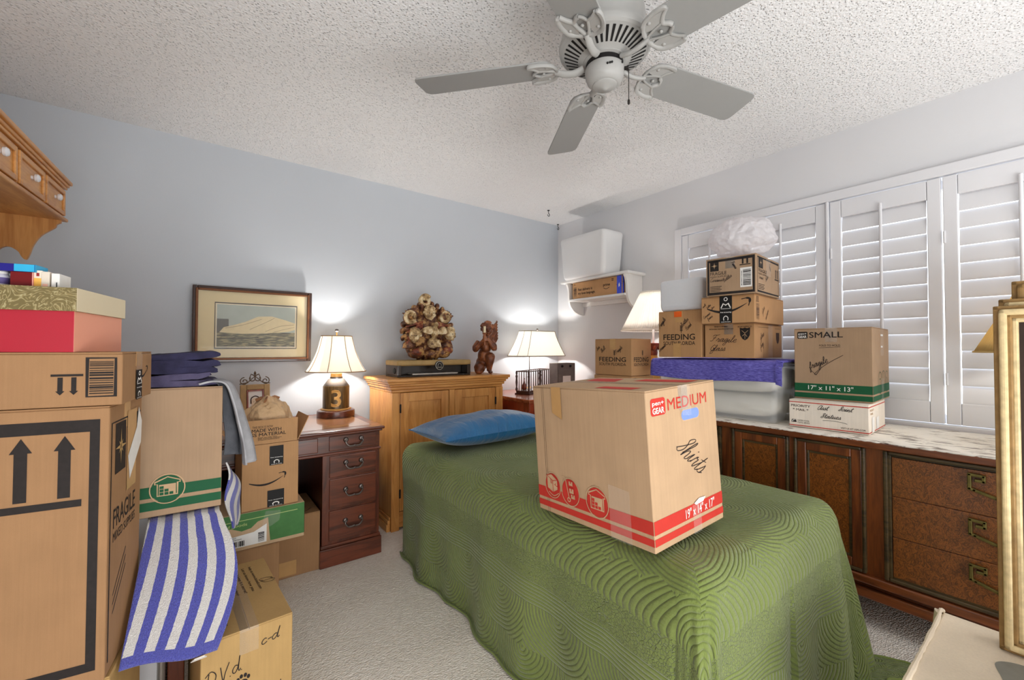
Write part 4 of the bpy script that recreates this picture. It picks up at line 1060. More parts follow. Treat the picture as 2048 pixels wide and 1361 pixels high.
for p in o.data.polygons:
    if p.normal.x > .9: p.material_index = 1
m = mb(); e = .006; m.span(-w_/2-e, w_/2+e, -d_/2-e, d_/2+e, h_-.018, h_+.036)
k = NT('cream lid end'); k.b.inputs['Base Color'].default_value = rgb(222, 208, 176); k.b.inputs['Roughness'].default_value = 0.5; M['lid_end'] = k.mat
o = m.build('lid', [M['olive'], M['lid_end']], hb, smooth=0, bevel=0.0015)
for p in o.data.polygons:
    if p.normal.x > .9: p.material_index = 1
LIDZ = 1.1895+h_+.036

# --- green banded box with clothes on top
D = (.375, .30, .397)
t = carton('cardboard_box', 'cardboard box with green bands and warehouse icon sitting on the striped towel', 'box', (-.106, 1.875, .675), R(-1.0), D, M['kraft_grey'])
for v0, v1 in ((.052, .118), (.148, .235)): Ink(t, 'front', D).rect(.001, v0*D[2], D[0]-.001, v1*D[2]).done('printed_band', M['ink_green'], 1)
for v0, v1 in ((.052, .118), (.148, .235)): Ink(t, 'right', D).rect(.001, v0*D[2], D[1]-.001, v1*D[2]).done('printed_band', M['ink_green'], 1)
house_icon(t, 'front', D, .235, .208*D[2], .040, M['ink_green'], M['ink_pale'])

# --- box with marker writing in the front left
D = (.231, .45, .38)
t = carton('cardboard_box', 'yellowish box marked D.V.d with paw print, on the carpet below the striped towel', 'box', (.127, 1.692, 0), R(3.5), D, M['kraft_gold'], tape=M['clear_tape'], seam='y')
k = Ink(t, 'front', D); k.script('D.V.d.', .05*D[0], .66*D[2], .020, .0022, rot=R(12), sx=1.0); k.script('c-d', .63*D[0], .83*D[2], .015, .0022, rot=R(8), sx=1.3); k.done('handwriting', M['pen'], 2)
k = Ink(t, 'front', D); u, v = .44*D[0], .605*D[2]
k.disc(u, v, .011, .009)
for a, b in ((-.013, .009), (-.005, .016), (.005, .016), (.013, .009)): k.disc(u+a, v+b+.003, .0042, .006)
k.text("Waggin' Our Tails!", .23*D[0], .46*D[2], .017, width=.64*D[0], bold=.012); k.text('BISSELL Pet Foundation', .22*D[0], .385*D[2], .013, width=.72*D[0], bold=.008); k.text('for homeless pets.', .3*D[0], .315*D[2], .012, width=.5*D[0]); k.done('lettering', M['ink'], 1)
k = Ink(t, 'top', D)
k.script('Movies', .09, .43, .014, .0018, rot=R(-75)); k.script('CD', .185, .28, .018, .0018, rot=R(-75)); k.done('handwriting', M['pen'], 2)
k = Ink(t, 'top', D)
for i, s_ in enumerate(('Do you have a story to share?', 'Don\'t keep it a secret!', 'Let us know how you', 'help at www.bissell.com')): k.text(s_, .105+.022*i, .40, .009, width=.19, rot=R(-88), bold=.012)
k.text('Partners for Pets', .055, .20, .012, width=.15, rot=R(-88), bold=.012); k.done('lettering', M['ink_brown'], 1)

# --- stack beside the desk
D = (.385, .28, .314)
carton('cardboard_box', 'brown box under the green produce box, behind the box marked with marker pen', 'box', (.131, 2.341, 0), 0, D, M['kraft_brown'])
D = (.23, .36, .314)
t = carton('cardboard_box', 'plain brown box on the carpet against the desk pedestal', 'box', (.446, 2.668, 0), 0, D, M['kraft_brown'])
k = Ink(t, 'front', D); k.rect(.03, .012, .115, .085); k.done('packing_tape', M['tape'], 1)
k = Ink(t, 'top', D); k.line([(.06, .03), (.12, .06), (.16, .04), (.2, .08)], .004, smooth=True); k.line([(.03, .10), (.1, .14), (.18, .12)], .004, smooth=True); k.done('handwriting', M['pen'], 1)
D = (.45, .40, .160)
t = carton('cardboard_box', 'flat green printed produce box under the open box with curved arrow', 'box', (.200, 2.40, .3155), R(.5), D, M['kraft_pale'])
M['leaf_green'] = plain('green produce print', rgb(64, 116, 58), 0.5, noise_amt=.1)
k = Ink(t, 'front', D); k.poly([(.001, .60*D[2]), (.16, .64*D[2]), (.20, .52*D[2]), (.235, .56*D[2]), (.26, .70*D[2]), (.30, .76*D[2]), (.31, .1*D[2]), (D[0]-.001, .1*D[2]), (D[0]-.001, .99*D[2]), (.001, .99*D[2])]); k.done('green_print', M['leaf_green'], 1)
k = Ink(t, 'right', D); k.rect(.001, .1*D[2], D[1]-.001, .99*D[2]); k.done('green_print', M['leaf_green'], 1)
k = Ink(t, 'front', D); k.line([(.02, .80*D[2]), (.42, .82*D[2])], .003); k.text('baskets of goods', .06, .66*D[2], .012, width=.16, bold=.01); k.done('lettering', plain('pale green print', rgb(170, 190, 120), .6), 2)
k = Ink(t, 'front', D); k.poly([(.06, .10*D[2]), (.295, .10*D[2]), (.295, .60*D[2]), (.245, .44*D[2]), (.06, .36*D[2])]); k.done('paper_label', M['label_white'], 2)
k = Ink(t, 'front', D); barcode(k, .08, .13*D[2], .215, .27*D[2], 22); barcode(k, .262, .14*D[2], .286, .4*D[2], 10, False); k.text('packed by contract', .10, .31*D[2], .005, width=.1); k.text('fresh MWRCR27', .10, .36*D[2], .005, width=.08); k.done('label_bars', M['ink'], 3)
k = Ink(t, 'front', D); k.poly([(.275, .55*D[2]), (.31, .50*D[2]), (.345, .62*D[2]), (.35, .9*D[2]), (.29, .95*D[2])]); k.done('packing_tape', M['clear_tape'], 4)

# --- open delivery box with flaps up
D = (.225, .235, .289); rz = R(2.3)
t = thing('open_box', 'open delivery box with black curved arrow holding a tan plastic bag', 'box', (.282, 2.322, .4765), (0, 0, rz))
w_, d_, h_ = D; th = .004
m = mb()
m.span(-w_/2, w_/2, -d_/2, -d_/2+th, 0, h_); m.span(-w_/2, w_/2, d_/2-th, d_/2, 0, h_)
m.span(-w_/2, -w_/2+th, -d_/2+th, d_/2-th, 0, h_); m.span(w_/2-th, w_/2, -d_/2+th, d_/2-th, 0, h_)
m.span(-w_/2, w_/2, -d_/2, d_/2, 0, th)
m.build('carton_body', M['kraft_warm'], t, smooth=0)
# flaps
fl = mb().at((0, -d_/2, h_), (R(6), 0, 0)).span(-w_/2+.002, w_/2-.006, 0, .003, .002, .112).build('front_flap', M['kraft_warm'], t, smooth=0)
mb().at((w_/2, 0, h_), (0, R(24), 0)).span(-.003, 0, -d_/2+.01, d_/2-.02, .002, .118).build('side_flap', M['kraft_warm'], t, smooth=0)
mb().at((-w_/2, 0, h_), (0, R(-50), 0)).span(0, .003, -d_/2+.01, d_/2-.02, .002, .10).build('side_flap', M['kraft_warm'], t, smooth=0)
mb().at((0, d_/2, h_), (R(-15), 0, 0)).span(-w_/2+.002, w_/2-.002, -.003, 0, .002, .11).build('back_flap', M['kraft_warm'], t, smooth=0)
k = Ink(t, 'front', D); smile(k, .44*w_, .445*h_, .64*w_); k.done('curved_arrow', M['ink'], 1)
black_tape(t, 'front', D, .47*w_, .72*w_, .66*h_, .96*h_, False); black_tape(t, 'front', D, .44*w_, .74*w_, .015*h_, .27*h_, False)
k = Ink(t, 'front', (D[0], D[1], D[2]))
k.text('THIS BOX IS NOW', .16*w_, .058, .010, width=.36*w_, bold=.0); k.text('MADE WITH', .15*w_, .040, .0145, width=.52*w_, bold=.012); k.text('LESS MATERIAL', .04*w_, .021, .0145, width=.72*w_, bold=.012)
for i, wd in enumerate((.34, .42, .38)): k.text(('Scan to see why', 'less material matters', 'amazon.com/aware')[i], .26*w_, .013-.0055*i, .004, width=wd*w_, bold=.02)
c_, s_ = math.cos(R(6)), math.sin(R(6))
before = set(t.children)
k.done('lettering', M['ink'], 1)
for o in set(t.children)-before:
    for v in o.data.vertices:
        z = v.co.z+.018
        v.co = Vector((v.co.x, -d_/2-.0008-s_*z, h_+c_*z))
# ------------------------------------------------------------ lamps
def shade_mat(name, col, trans, pleat=0):
    k = NT(name); k.b.inputs['Base Color'].default_value = col; k.b.inputs['Roughness'].default_value = 0.8
    tl = k.n('ShaderNodeBsdfTranslucent'); tl.inputs[0].default_value = trans
    mx = k.n('ShaderNodeMixShader'); mx.inputs[0].default_value = 0.55
    k.t.links.new(k.b.outputs[0], mx.inputs[1]); k.t.links.new(tl.outputs[0], mx.inputs[2])
    k.t.links.new(mx.outputs[0], k.t.nodes['Material Output'].inputs[0])
    wv = k.n('ShaderNodeTexNoise', i={'Vector': k.coord(), 'Scale': 220.0}); k.bump(wv.outputs[0], 0.1, 0.001)
    return k.mat
M['shade_cream'] = shade_mat('cream lamp shade', rgb(246, 241, 231), rgb(253, 250, 243))
M['shade_pale'] = shade_mat('pale lamp shade', rgb(247, 244, 238), rgb(254, 251, 246))
M['shade_trim'] = plain('shade braid', rgb(150, 120, 84), 0.7)
M['gold'] = plain('dull gold', rgb(196, 150, 84), 0.4, 0.3, noise_amt=.15)
def bulb(parent, z, power, col=(1, .96, .91), x=0, y=0, r=.028):
    l = bpy.data.lights.new('bulb_light', 'POINT'); l.energy = power; l.color = col; l.shadow_soft_size = r
    o = bpy.data.objects.new('bulb_light', l); COL.objects.link(o); o.parent = parent; o.location = (x, y, z)
def shell(m, prof, n=48, th=.0015):
    """open lathe wall"""
    m.lathe(prof+[(r-th, z) for r, z in prof[::-1]], n, caps=False)
lp = thing('table_lamp', 'lit table lamp with tin canister base numbered 3 and cream bell shade on desk', 'lamp', (.765, 2.985, .7465))
m = mb(); m.lathe([(.118, 0), (.119, .02), (.117, .040), (.108, .046)], 40); m.build('lamp_base', M['mahogany_x'], lp)
mb().lathe([(.096, .044), (.096, .052), (.088, .056)], 40).build('rim', M['gold'], lp)
k = NT('painted tin'); k.b.inputs['Metallic'].default_value = 0.35; k.b.inputs['Roughness'].default_value = 0.35
n1 = k.n('ShaderNodeTexNoise', i={'Vector': k.coord(scale=(30, 30, 3)), 'Scale': 3.0, 'Detail': 4.0})
k.link(k.ramp(n1.outputs[0], [(0.3, rgb(62, 44, 24)), (0.6, rgb(104, 80, 44)), (0.8, rgb(150, 116, 62))]), 'Base Color'); M['tin'] = k.mat
mb().lathe([(.083, .054), (.083, .200), (.080, .204)], 48).build('canister', M['tin'], lp)
mb().lathe([(.080, .203), (.079, .208), (.05, .248), (.040, .252), (.040, .262)], 40).build('shoulder', M['steel'], lp)
mb().lathe([(.037, .26), (.036, .285), (.006, .29), (.006, .30)], 24).build('neck', M['gold'], lp)
mb().tube([(0, 0, .29), (0, 0, .56)], .004, 8).build('harp', M['gold'], lp)
mb().ball((0, 0, .572), (.013, .013, .011), 14, 8).build('finial', M['steel'], lp)
vs, fs = text_mesh('3', .014)
vs3 = []
xs = [v[0] for v in vs]; x0 = (max(xs)+min(xs))/2
fa = math.atan2(-2.985, -.765)
for e in (.0835, .087):
    for a, b in vs:
        th_ = fa + ((a-x0)*.155)/.083
        vs3.append((e*math.cos(th_), e*math.sin(th_), .072+b*.155))
n = len(vs); mb().add(vs3, [tuple(i+n for i in f) for f in fs]).build('numeral', M['gold'], lp, smooth=0)
sh = [(.188, .298), (.164, .335), (.140, .385), (.121, .435), (.108, .485), (.096, .535)]
m = mb(); shell(m, [(p.x, p.y) for p in catmull([(a, b, 0) for a, b in sh], 4)]); o = m.build('lamp_shade', M['shade_cream'], lp, smooth=60)
m = mb()
for r_, z_ in ((.1885, .299), (.0965, .534)): m.tube([(r_*math.cos(2*PI*i/48), r_*math.sin(2*PI*i/48), z_) for i in range(48)], .0032, 6, True)
for q in range(8):
    a = 2*PI*q/8+.25
    m.tube([((p.x+.001)*math.cos(a), (p.x+.001)*math.sin(a), p.y) for p in catmull([(c, d, 0) for c, d in sh], 4)], .0022, 5)
m.build('shade_trim', M['shade_trim'], o)
bulb(lp, .43, 14)
# cut corner shade on a slim stem
l2 = thing('table_lamp', 'lit lamp with cut corner cream shade behind the spindle gallery on the chest', 'lamp', (2.565, 3.030, .82))
m = mb(); m.lathe([(.045, 0), (.045, .012), (.03, .02), (.010, .03)], 32, (-.085, .012, 0)); m.build('lamp_base', M['gold'], l2)
mb().tube([(-.085, .012, .02), (-.085, .012, .31), (-.05, .006, .36), (0, 0, .37)], .005, 8).build('stem', M['steel'], l2)
def cut_rect(w, d, c): return [(-w+c, -d), (w-c, -d), (w, -d+c), (w, d-c), (w-c, d), (-w+c, d), (-w, d-c), (-w, -d+c)]
def cut_shade(m, rows, th=.0015):
    P = [[(a, b, z) for a, b in cut_rect(w, d, c)] for w, d, c, z in rows]
    vs = [p for r_ in P for p in r_]; fs = []
    for k_ in range(len(P)-1):
        for i in range(8): fs.append((k_*8+i, k_*8+(i+1) % 8, (k_+1)*8+(i+1) % 8, (k_+1)*8+i))
    m.add(vs, fs)
rows = []
for i in range(7):
    t_ = i/6; s_ = (1-t_)**1.25
    rows.append((.186+.106*s_, .086+.050*s_, .045+.02*s_, .312+.228*t_))
m = mb(); cut_shade(m, rows); o = m.build('lamp_shade', M['shade_pale'], l2, smooth=0, solid=.0015)
m = mb()
for w_, d_, c_, z_ in (rows[0], rows[-1]): m.tube([(a, b, z_) for a, b in cut_rect(w_, d_, c_)], .0035, 6, True)
for i in range(8): m.tube([(cut_rect(w_, d_, c_)[i][0], cut_rect(w_, d_, c_)[i][1], z_) for w_, d_, c_, z_ in rows], .0022, 5)
m.build('shade_trim', plain('grey braid', rgb(150, 140, 120), .7), o)
mb().ball((0, 0, .556), (.01, .01, .012), 12, 8).build('finial', M['steel'], l2)
mb().tube([(0, 0, .37), (0, 0, .55)], .003, 6).build('harp', M['steel'], l2)
bulb(l2, .43, 12)
# pleated empire shades
def pleated(m, r0, r1, z0, z1, n=84, amp=.0028):
    vs = []; fs = []; K = 6; N = n*4
    for k_ in range(K+1):
        t_ = k_/K
        for i in range(N):
            a = 2*PI*i/N; r_ = r0+(r1-r0)*t_+amp*math.cos(a*n)
            vs.append((r_*math.cos(a), r_*math.sin(a), z0+(z1-z0)*t_))
    for k_ in range(K):
        for i in range(N): fs.append((k_*N+i, k_*N+(i+1) % N, (k_+1)*N+(i+1) % N, (k_+1)*N+i))
    m.add(vs, fs)
def pleat_lamp(label, loc, r0, r1, z0, z1, mat, power, body_mat):
    l = thing('table_lamp', label, 'lamp', loc)
    m = mb(); m.lathe([(.085, 0), (.085, .02), (.07, .03), (.045, .05), (.05, .09), (.058, .15), (.05, .22), (.035, .30), (.028, .34)], 32); m.build('lamp_base', body_mat, l)
    m = mb(); m.lathe([(.028, .34), (.032, .36), (.03, .375), (.046, .40), (.062, .418), (.064, .428), (.012, .432)], 28)
    for q in range(8):
        a = 2*PI*q/8; m.ball((.048*math.cos(a), .048*math.sin(a), .398), (.012, .012, .02), 8, 6)
    m.build('capital', M['cherry'], l)
    m = mb(); m.tube([(0, 0, .43), (0, 0, z1-loc[2]-.02)], .008, 10); m.build('stem', M['trim_white'], l)
    m = mb(); pleated(m, r0, r1, z0-loc[2], z1-loc[2]); o = m.build('lamp_shade', mat, l, smooth=180, solid=.001)
    m = mb()
    for r_, z_ in ((r0+.003, z0-loc[2]), (r1+.003, z1-loc[2])): m.tube([(r_*math.cos(2*PI*i/48), r_*math.sin(2*PI*i/48), z_) for i in range(48)], .004, 6, True)
    m.build('shade_trim', mat, o)
    m = mb()
    for a in (0, 2*PI/3, 4*PI/3): m.tube([(0, 0, z1-loc[2]-.02), (r1*math.cos(a), r1*math.sin(a), z1-loc[2]-.004)], .002, 6)
    m.build('spider', M['steel'], l)
    if power: bulb(l, (z0+z1)/2-loc[2]+.01, power)
    return l
pleat_lamp('lit lamp with white pleated shade beside the two white tubs, behind the printed boxes', (2.705, 1.875, .812), .228, .088, 1.335, 1.617, M['shade_pale'], 7.0, M['gold'])
M['shade_tan'] = shade_mat('tan pleated shade', rgb(214, 196, 148), rgb(220, 196, 140))
pleat_lamp('lamp with tan pleated shade in front of the shutters, half hidden by gilt frames', (2.66, .06, .812), .205, .085, 1.19, 1.44, M['shade_tan'], 4.0, M['ink_green'])

# ------------------------------------------------------------ framed print
pf = thing('framed_picture', 'framed landscape print with wide cream mat on the blue wall beside the lamp', 'picture', (.3125, 3.158, 1.112), (R(2.2), 0, 0))
PW, PH = .650, .463
def frame_ring(m, w, h, wd, y0, y1):
    m.span(-w/2, -w/2+wd, y0, y1, 0, h); m.span(w/2-wd, w/2, y0, y1, 0, h)
    m.span(-w/2+wd, w/2-wd, y0, y1, h-wd, h); m.span(-w/2+wd, w/2-wd, y0, y1, 0, wd)
m = mb(); frame_ring(m, PW, PH, .024, -.018, .004); o = m.build('frame', plain('dark brown frame', rgb(58, 34, 24), .3, coat=.4), pf, smooth=0, bevel=.004, seg=3)
m = mb().at((0, 0, .014)); frame_ring(m, PW-.028, PH-.028, .014, -.021, .004); m.build('frame_inner_lip', plain('bronze lip', rgb(108, 68, 42), .35, .4), o, smooth=0, bevel=.004, seg=3)
DP = (PW, .004, PH)
def art(fn, name, mat, layer):
    k = Ink(pf, 'front', DP); fn(k); return k.done(name, mat, layer)
U = lambda u: u*PW
V = lambda v: v*PH
a0, a1, b0, b1 = .17, .862, .185, .79
art(lambda k: k.rect(.024, .024, PW-.024, PH-.024), 'mat_board', plain('cream mat board', rgb(222, 204, 156), .8, noise_amt=.02), 1)
art(lambda k: k.line([(U(a0), V(b0)), (U(a1), V(b0)), (U(a1), V(b1)), (U(a0), V(b1))], .006, True), 'mat_line', M['ink'], 2)
art(lambda k: k.rect(U(a0)+.005, V(b0)+.005, U(a1)-.005, V(b1)-.005), 'print_margin', plain('print paper', rgb(232, 222, 196), .8), 3)
q0, q1, r0_, r1_ = U(a0)+.010, U(a1)-.010, V(b0)+.010, V(b1)-.010
pw, ph = q1-q0, r1_-r0_
art(lambda k: k.rect(q0, r0_, q1, r1_), 'printed_sky', plain('print sky', rgb(172, 182, 172), .8, noise_amt=.08, nscale=12), 4)
kw = NT('print water'); kw.b.inputs['Roughness'].default_value = .8
nn = kw.n('ShaderNodeTexNoise', i={'Vector': kw.coord(scale=(3, 1, 16)), 'Scale': 7.0, 'Detail': 4.0, 'Distortion': .5})
kw.link(kw.ramp(nn.outputs[0], [(.38, rgb(62, 62, 48)), (.5, rgb(104, 102, 76)), (.62, rgb(168, 158, 118))]), 'Base Color')
art(lambda k: k.rect(q0, r0_, q1, r0_+ph*.36), 'printed_water', kw.mat, 5)
art(lambda k: k.rect(q0, r0_+ph*.36, q0+pw*.14, r0_+ph*.66), 'printed_shore', plain('print far shore', rgb(92, 92, 84), .8), 5)
dune = [(.03, .34), (.08, .46), (.2, .52), (.34, .60), (.5, .74), (.68, .76), (.86, .68), (1.0, .60), (1.0, .44), (.9, .38), (.6, .33), (.3, .31)]
art(lambda k: k.poly([(q0+pw*a, r0_+ph*b) for a, b in dune]), 'printed_dune', plain('print pale dune', rgb(222, 206, 162), .8, noise_amt=.06, nscale=40), 6)
art(lambda k: [k.line([(q0+pw*a, r0_+ph*b) for a, b in L], .0016, smooth=True) for L in (((.1, .44), (.3, .52), (.55, .68)), ((.4, .42), (.6, .6), (.72, .72)), ((.6, .38), (.8, .52), (.98, .56)), ((.7, .36), (.85, .44), (.99, .50)))], 'printed_contours', M['ink_brown'], 7)
mb().span(-PW/2+.024, PW/2-.024, -.0135, -.0115, .024, PH-.024).build('glass', thin_glass('picture glass', .07, (1, 1, 1, 1), .02), pf, smooth=0)

# small picture with wrought crown on the desk
sp = thing('tabletop_picture_frame', 'small stamped frame with curled wire crown standing behind the tan bag', 'picture frame', (.298, 2.955, .7465), (R(-6), 0, R(4)))
m = mb(); frame_ring(m, .155, .235, .032, -.012, .006); m.build('frame', plain('carved tan frame', rgb(168, 138, 96), .6, bump=.6, bscale=200), sp, smooth=0, bevel=.004)
m = mb().at((0, 0, .032)); frame_ring(m, .091, .171, .009, -.014, -.004); m.build('inner_frame', M['cherry'], sp, smooth=0, bevel=.002)
mb().span(-.04, .04, -.006, -.003, .04, .20).build('portrait_card', M['label_white'], sp, smooth=0)
k = Ink(sp, 'front', (.155, .012, .235)); 
k.disc(.0775, .125, .022, .03); k.done('portrait_face', plain('pale drawing', rgb(224, 204, 178), .8), 2)
k = Ink(sp, 'front', (.155, .012, .235)); k.line([(.055, .12), (.056, .15), (.07, .163), (.085, .163), (.099, .15), (.1, .12)], .006, smooth=True); k.line([(.066, .13), (.073, .132)], .002); k.line([(.083, .132), (.09, .13)], .002); k.line([(.072, .108), (.083, .108)], .002); k.done('portrait_lines', M['ink_brown'], 3)
m = mb()
def curl(m, x, z, s, turns=1.3, r=.0028):
    pts = []
    for i in range(26):
        t_ = i/25; a = PI*.5+s*turns*2*PI*t_; rr = .024*(1-.75*t_)
        pts.append((x+rr*math.cos(a), -.003, z+rr*math.sin(a)))
    m.tube(pts, r, 6)
curl(m, -.055, .255, 1); curl(m, .055, .255, -1); curl(m, -.018, .270, -1, .9); curl(m, .018, .270, 1, .9)
m.tube([(-.08, -.003, .24), (-.04, -.003, .246), (0, -.003, .285), (.04, -.003, .246), (.08, -.003, .24)], .003, 6)
m.ball((0, -.003, .302), (.007, .007, .009), 8, 6); m.tube([(0, -.003, .27), (0, -.003, .315)], .0025, 6)
for s in (-1, 1): m.tube([(s*.03, -.003, .27), (s*.02, -.003, .298), (0, -.003, .288)], .0025, 6)
m.build('wire_crown', plain('wrought wire', rgb(92, 74, 58), .5, .5), sp)

# ------------------------------------------------------------ things on the pine cupboard
rd = thing('music_box', 'black and gold vintage style player with round crest on the pine cupboard', 'player', (1.402, 2.90, .998))
m = mb(); m.span(-.29, .29, -.115, .11, 0, .012); m.span(-.29, -.262, -.115, .11, .012, .085); m.span(.262, .29, -.115, .11, .012, .085); m.span(-.262, .262, -.02, .11, .012, .085)
m.build('player_body', plain('dark cabinet', rgb(46, 36, 28), .35, coat=.3), rd, smooth=0, bevel=.004)
mb().span(-.293, .293, -.118, .113, .078, .118).build('lid', plain('gold lid', rgb(160, 132, 84), .4, .2, noise_amt=.1), rd, smooth=0, bevel=.012, seg=4)
mb().span(-.18, .18, -.112, -.02, .014, .024).build('tray', plain('silver tray', rgb(176, 172, 164), .3, .4), rd, smooth=0, bevel=.002)
m = mb().at((0.02, -.119, .078), (PI/2, 0, 0)); m.lathe([(.034, 0), (.034, .006), (.026, .009)], 32); o = m.build('crest', M['black'], rd)
m = mb().at((.02, -.129, .078), (PI/2, 0, 0))
m.tube([(.029*math.cos(2*PI*i/32), .029*math.sin(2*PI*i/32), 0) for i in range(32)], .002, 6, True); m.tube([(-.014, -.006, 0), (-.01, .012, 0), (0, .016, 0), (.012, .012, 0), (.014, -.006, 0)], .002, 6); m.tube([(-.018, -.012, 0), (.018, -.012, 0)], .002, 6)
m.build('crest_relief', plain('silver', rgb(190, 184, 170), .35, .6), o)
m = mb().at((-.2895, -.06, .045), (0, -PI/2, 0)); m.lathe([(.022, 0), (.019, .006)], 20); m.build('side_knob', M['black'], rd)
# carved cherub group
def carved(name, c0, c1, c2, scale=22, rough=.55):
    k = NT(name); k.b.inputs['Roughness'].default_value = rough
    n1 = k.n('ShaderNodeTexNoise', i={'Vector': k.coord(), 'Scale': scale, 'Detail': 5.0, 'Roughness': .65})
    k.link(k.ramp(n1.outputs[0], [(.34, c0), (.5, c1), (.62, c2)]), 'Base Color')
    n2 = k.n('ShaderNodeTexNoise', i={'Vector': k.coord(), 'Scale': 120.0, 'Detail': 3.0}); k.bump(n2.outputs[0], .5, .003)
    return k.mat
M['carve_dark'] = carved('worn brown gilding', rgb(44, 24, 14), rgb(100, 54, 30), rgb(190, 146, 88))
M['carve_pale'] = carved('worn cream paint', rgb(92, 62, 38), rgb(190, 160, 112), rgb(232, 214, 176))
M['carve_red'] = carved('worn red gilding', rgb(70, 30, 20), rgb(134, 64, 40), rgb(180, 140, 80))
cg = thing('carved_relief', 'carved wooden cluster of cherub heads and wings standing on the black player', 'carving', (1.395, 2.92, 1.1245))
def head(m, c, r, yaw=0, tilt=0, hair=True, seed=1):
    """a carved head looking along -y turned by yaw"""
    Mx = Matrix.Translation(c) @ Euler((tilt, 0, yaw)).to_matrix().to_4x4(); old = m.m; m.m = Mx
    m.ball((0, 0, 0), (r*.82, r*.88, r), 18, 12); m.ball((0, -r*.35, -r*.5), (r*.55, r*.5, r*.5), 14, 8)
    m.ball((0, -r*.94, -r*.14), (r*.15, r*.24, r*.24), 10, 6)
    for s in (-1, 1):
        m.ball((s*r*.42, -r*.66, -r*.32), (r*.26, r*.22, r*.26), 10, 6); m.ball((s*r*.33, -r*.78, r*.22), (r*.24, r*.1, r*.07), 10, 6)
        m.ball((s*r*.3, -r*.74, r*.04), (r*.11, r*.1, r*.08), 8, 6)
    m.ball((0, -r*.82, -r*.52), (r*.2, r*.12, r*.06), 8, 6); m.ball((0, -r*.8, -r*.64), (r*.16, r*.12, r*.06), 8, 6); m.ball((0, -r*.66, -r*.85), (r*.22, r*.22, r*.18), 8, 6)
    if hair:
        q = random.Random(seed)
        for i in range(46):
            a = q.uniform(0, 2*PI); b = q.uniform(-.3, 1.45)
            p = Vector((math.cos(a)*math.cos(b), math.sin(a)*math.cos(b), math.sin(b)))
            if p.y < -.35 and p.z < .62: continue
            m.ball((p.x*r*.92, p.y*r*.92, p.z*r*1.02), r*q.uniform(.17, .26), 8, 6)
    m.m = old
def head_eyes(parent, c, r, yaw, tilt):
    m = mb(); m.m = Matrix.Translation(c) @ Euler((tilt, 0, yaw)).to_matrix().to_4x4()
    for s in (-1, 1): m.ball((s*r*.31, -r*.86, r*.05), (r*.10, r*.05, r*.055), 10, 6)
    return m.build('eye', M['black'], parent)
def wing(m, x, z, ang, L, n=6, y=0, s=1):
    for i in range(n):
        a = ang+s*(i-n/2)*.16; l = L*(1-.09*i)
        pts = [(x, y, z), (x+l*.5*math.cos(a), y-.02, z+l*.5*math.sin(a)), (x+l*math.cos(a+.12*s), y-.004*i, z+l*math.sin(a+.12*s))]
        pts = catmull(pts, 4); N = len(pts); m.tube(pts, [.006+.013*math.sin(PI*min(1, .15+.8*j/(N-1))) for j in range(N)], 8, False, .55)
# backing swirl
m = mb()
m.ball((0, .02, .215), (.19, .035, .20), 20, 12); m.ball((0, .02, .09), (.17, .05, .10), 18, 10); m.ball((-.005, .02, .38), (.06, .03, .08), 12, 8)
q = random.Random(3)
for i in range(26):
    a = 2*PI*i/26; x, z = .198*math.cos(a), .205+.205*math.sin(a)
    m.tube(catmull([(x*.72, -.01, .2+(z-.2)*.72), (x*.9, -.04, .2+(z-.2)*.9+.01), (x*1.03, -.01, .2+(z-.2)*1.03), (x*.98, .01, .2+(z-.2)*1.0-.02)], 4), .015, 8)
for s in (-1, 1):
    wing(m, s*.07, .30, PI/2-s*1.0, .14, 6, -.02, s); wing(m, s*.11, .11, PI/2-s*1.6, .10, 5, -.02, s); wing(m, s*.05, .1, -PI/2+s*.6, .1, 5, -.03, -s)
m.ball((-.10, -.02, .035), (.062, .05, .035), 14, 8); m.ball((.12, -.02, .04), (.06, .05, .04), 14, 8); m.ball((.015, -.03, .035), (.06, .05, .036), 14, 8)
m.build('backing', M['carve_dark'], cg, remesh=.0055)
for c, r, yw, tl, sd, mt in (((-.005, -.05, .335), .050, -.1, .1, 2, 'carve_pale'), ((-.128, -.055, .168), .050, -.45, .15, 5, 'carve_pale'), ((.165, -.045, .185), .048, .4, .1, 7, 'carve_pale')):
    m = mb(); head(m, c, r, yw, tl, True, sd); o = m.build('cherub_head', M[mt], cg, remesh=.0034); head_eyes(o, c, r, yw, tl)
for c, r, sx in (((-.03, -.02, .425), .05, 1), ((-.155, -.045, .305), .055, -1), ((.125, -.035, .305), .048, 1)):
    m = mb()
    for i in range(3):
        pts = []
        for j in range(22):
            t_ = j/21; a = PI*(.2+2.1*t_)*sx+i*.9; rr = r*(1-.68*t_)*(1-.16*i)
            pts.append((c[0]+rr*math.cos(a), c[1]-.03*t_+.015*i, c[2]+rr*math.sin(a)))
        m.tube(pts, .014-.002*i, 8)
    m.build('curled_lock', M['carve_pale'], cg, remesh=.0045)
m = mb(); m.ball((.025, -.07, .195), (.030, .035, .045), 12, 8); m.ball((.03, -.085, .250), (.018, .02, .02), 10, 8); m.tube([(.03, -.1, .252), (.024, -.118, .246)], [.007, .002], 6)
for s in (-1, 1): wing(m, .025+s*.015, .19, PI/2-s*1.05, .10, 6, -.075, s)
m.ball((.02, -.06, .115), (.05, .03, .04), 12, 8)
for i in range(7): m.tube([(.02+.012*(i-3), -.08, .14), (.02+.016*(i-3), -.085, .085)], .007, 6)
m.build('dove', M['carve_pale'], cg, remesh=.0042)
for c, r in (((-.10, -.055, .05), (.05, .03, .028)), ((.145, -.05, .06), (.045, .03, .03))): mb().ball(c, r, 12, 8).build('scroll_foot', M['carve_red'], cg, remesh=.005)
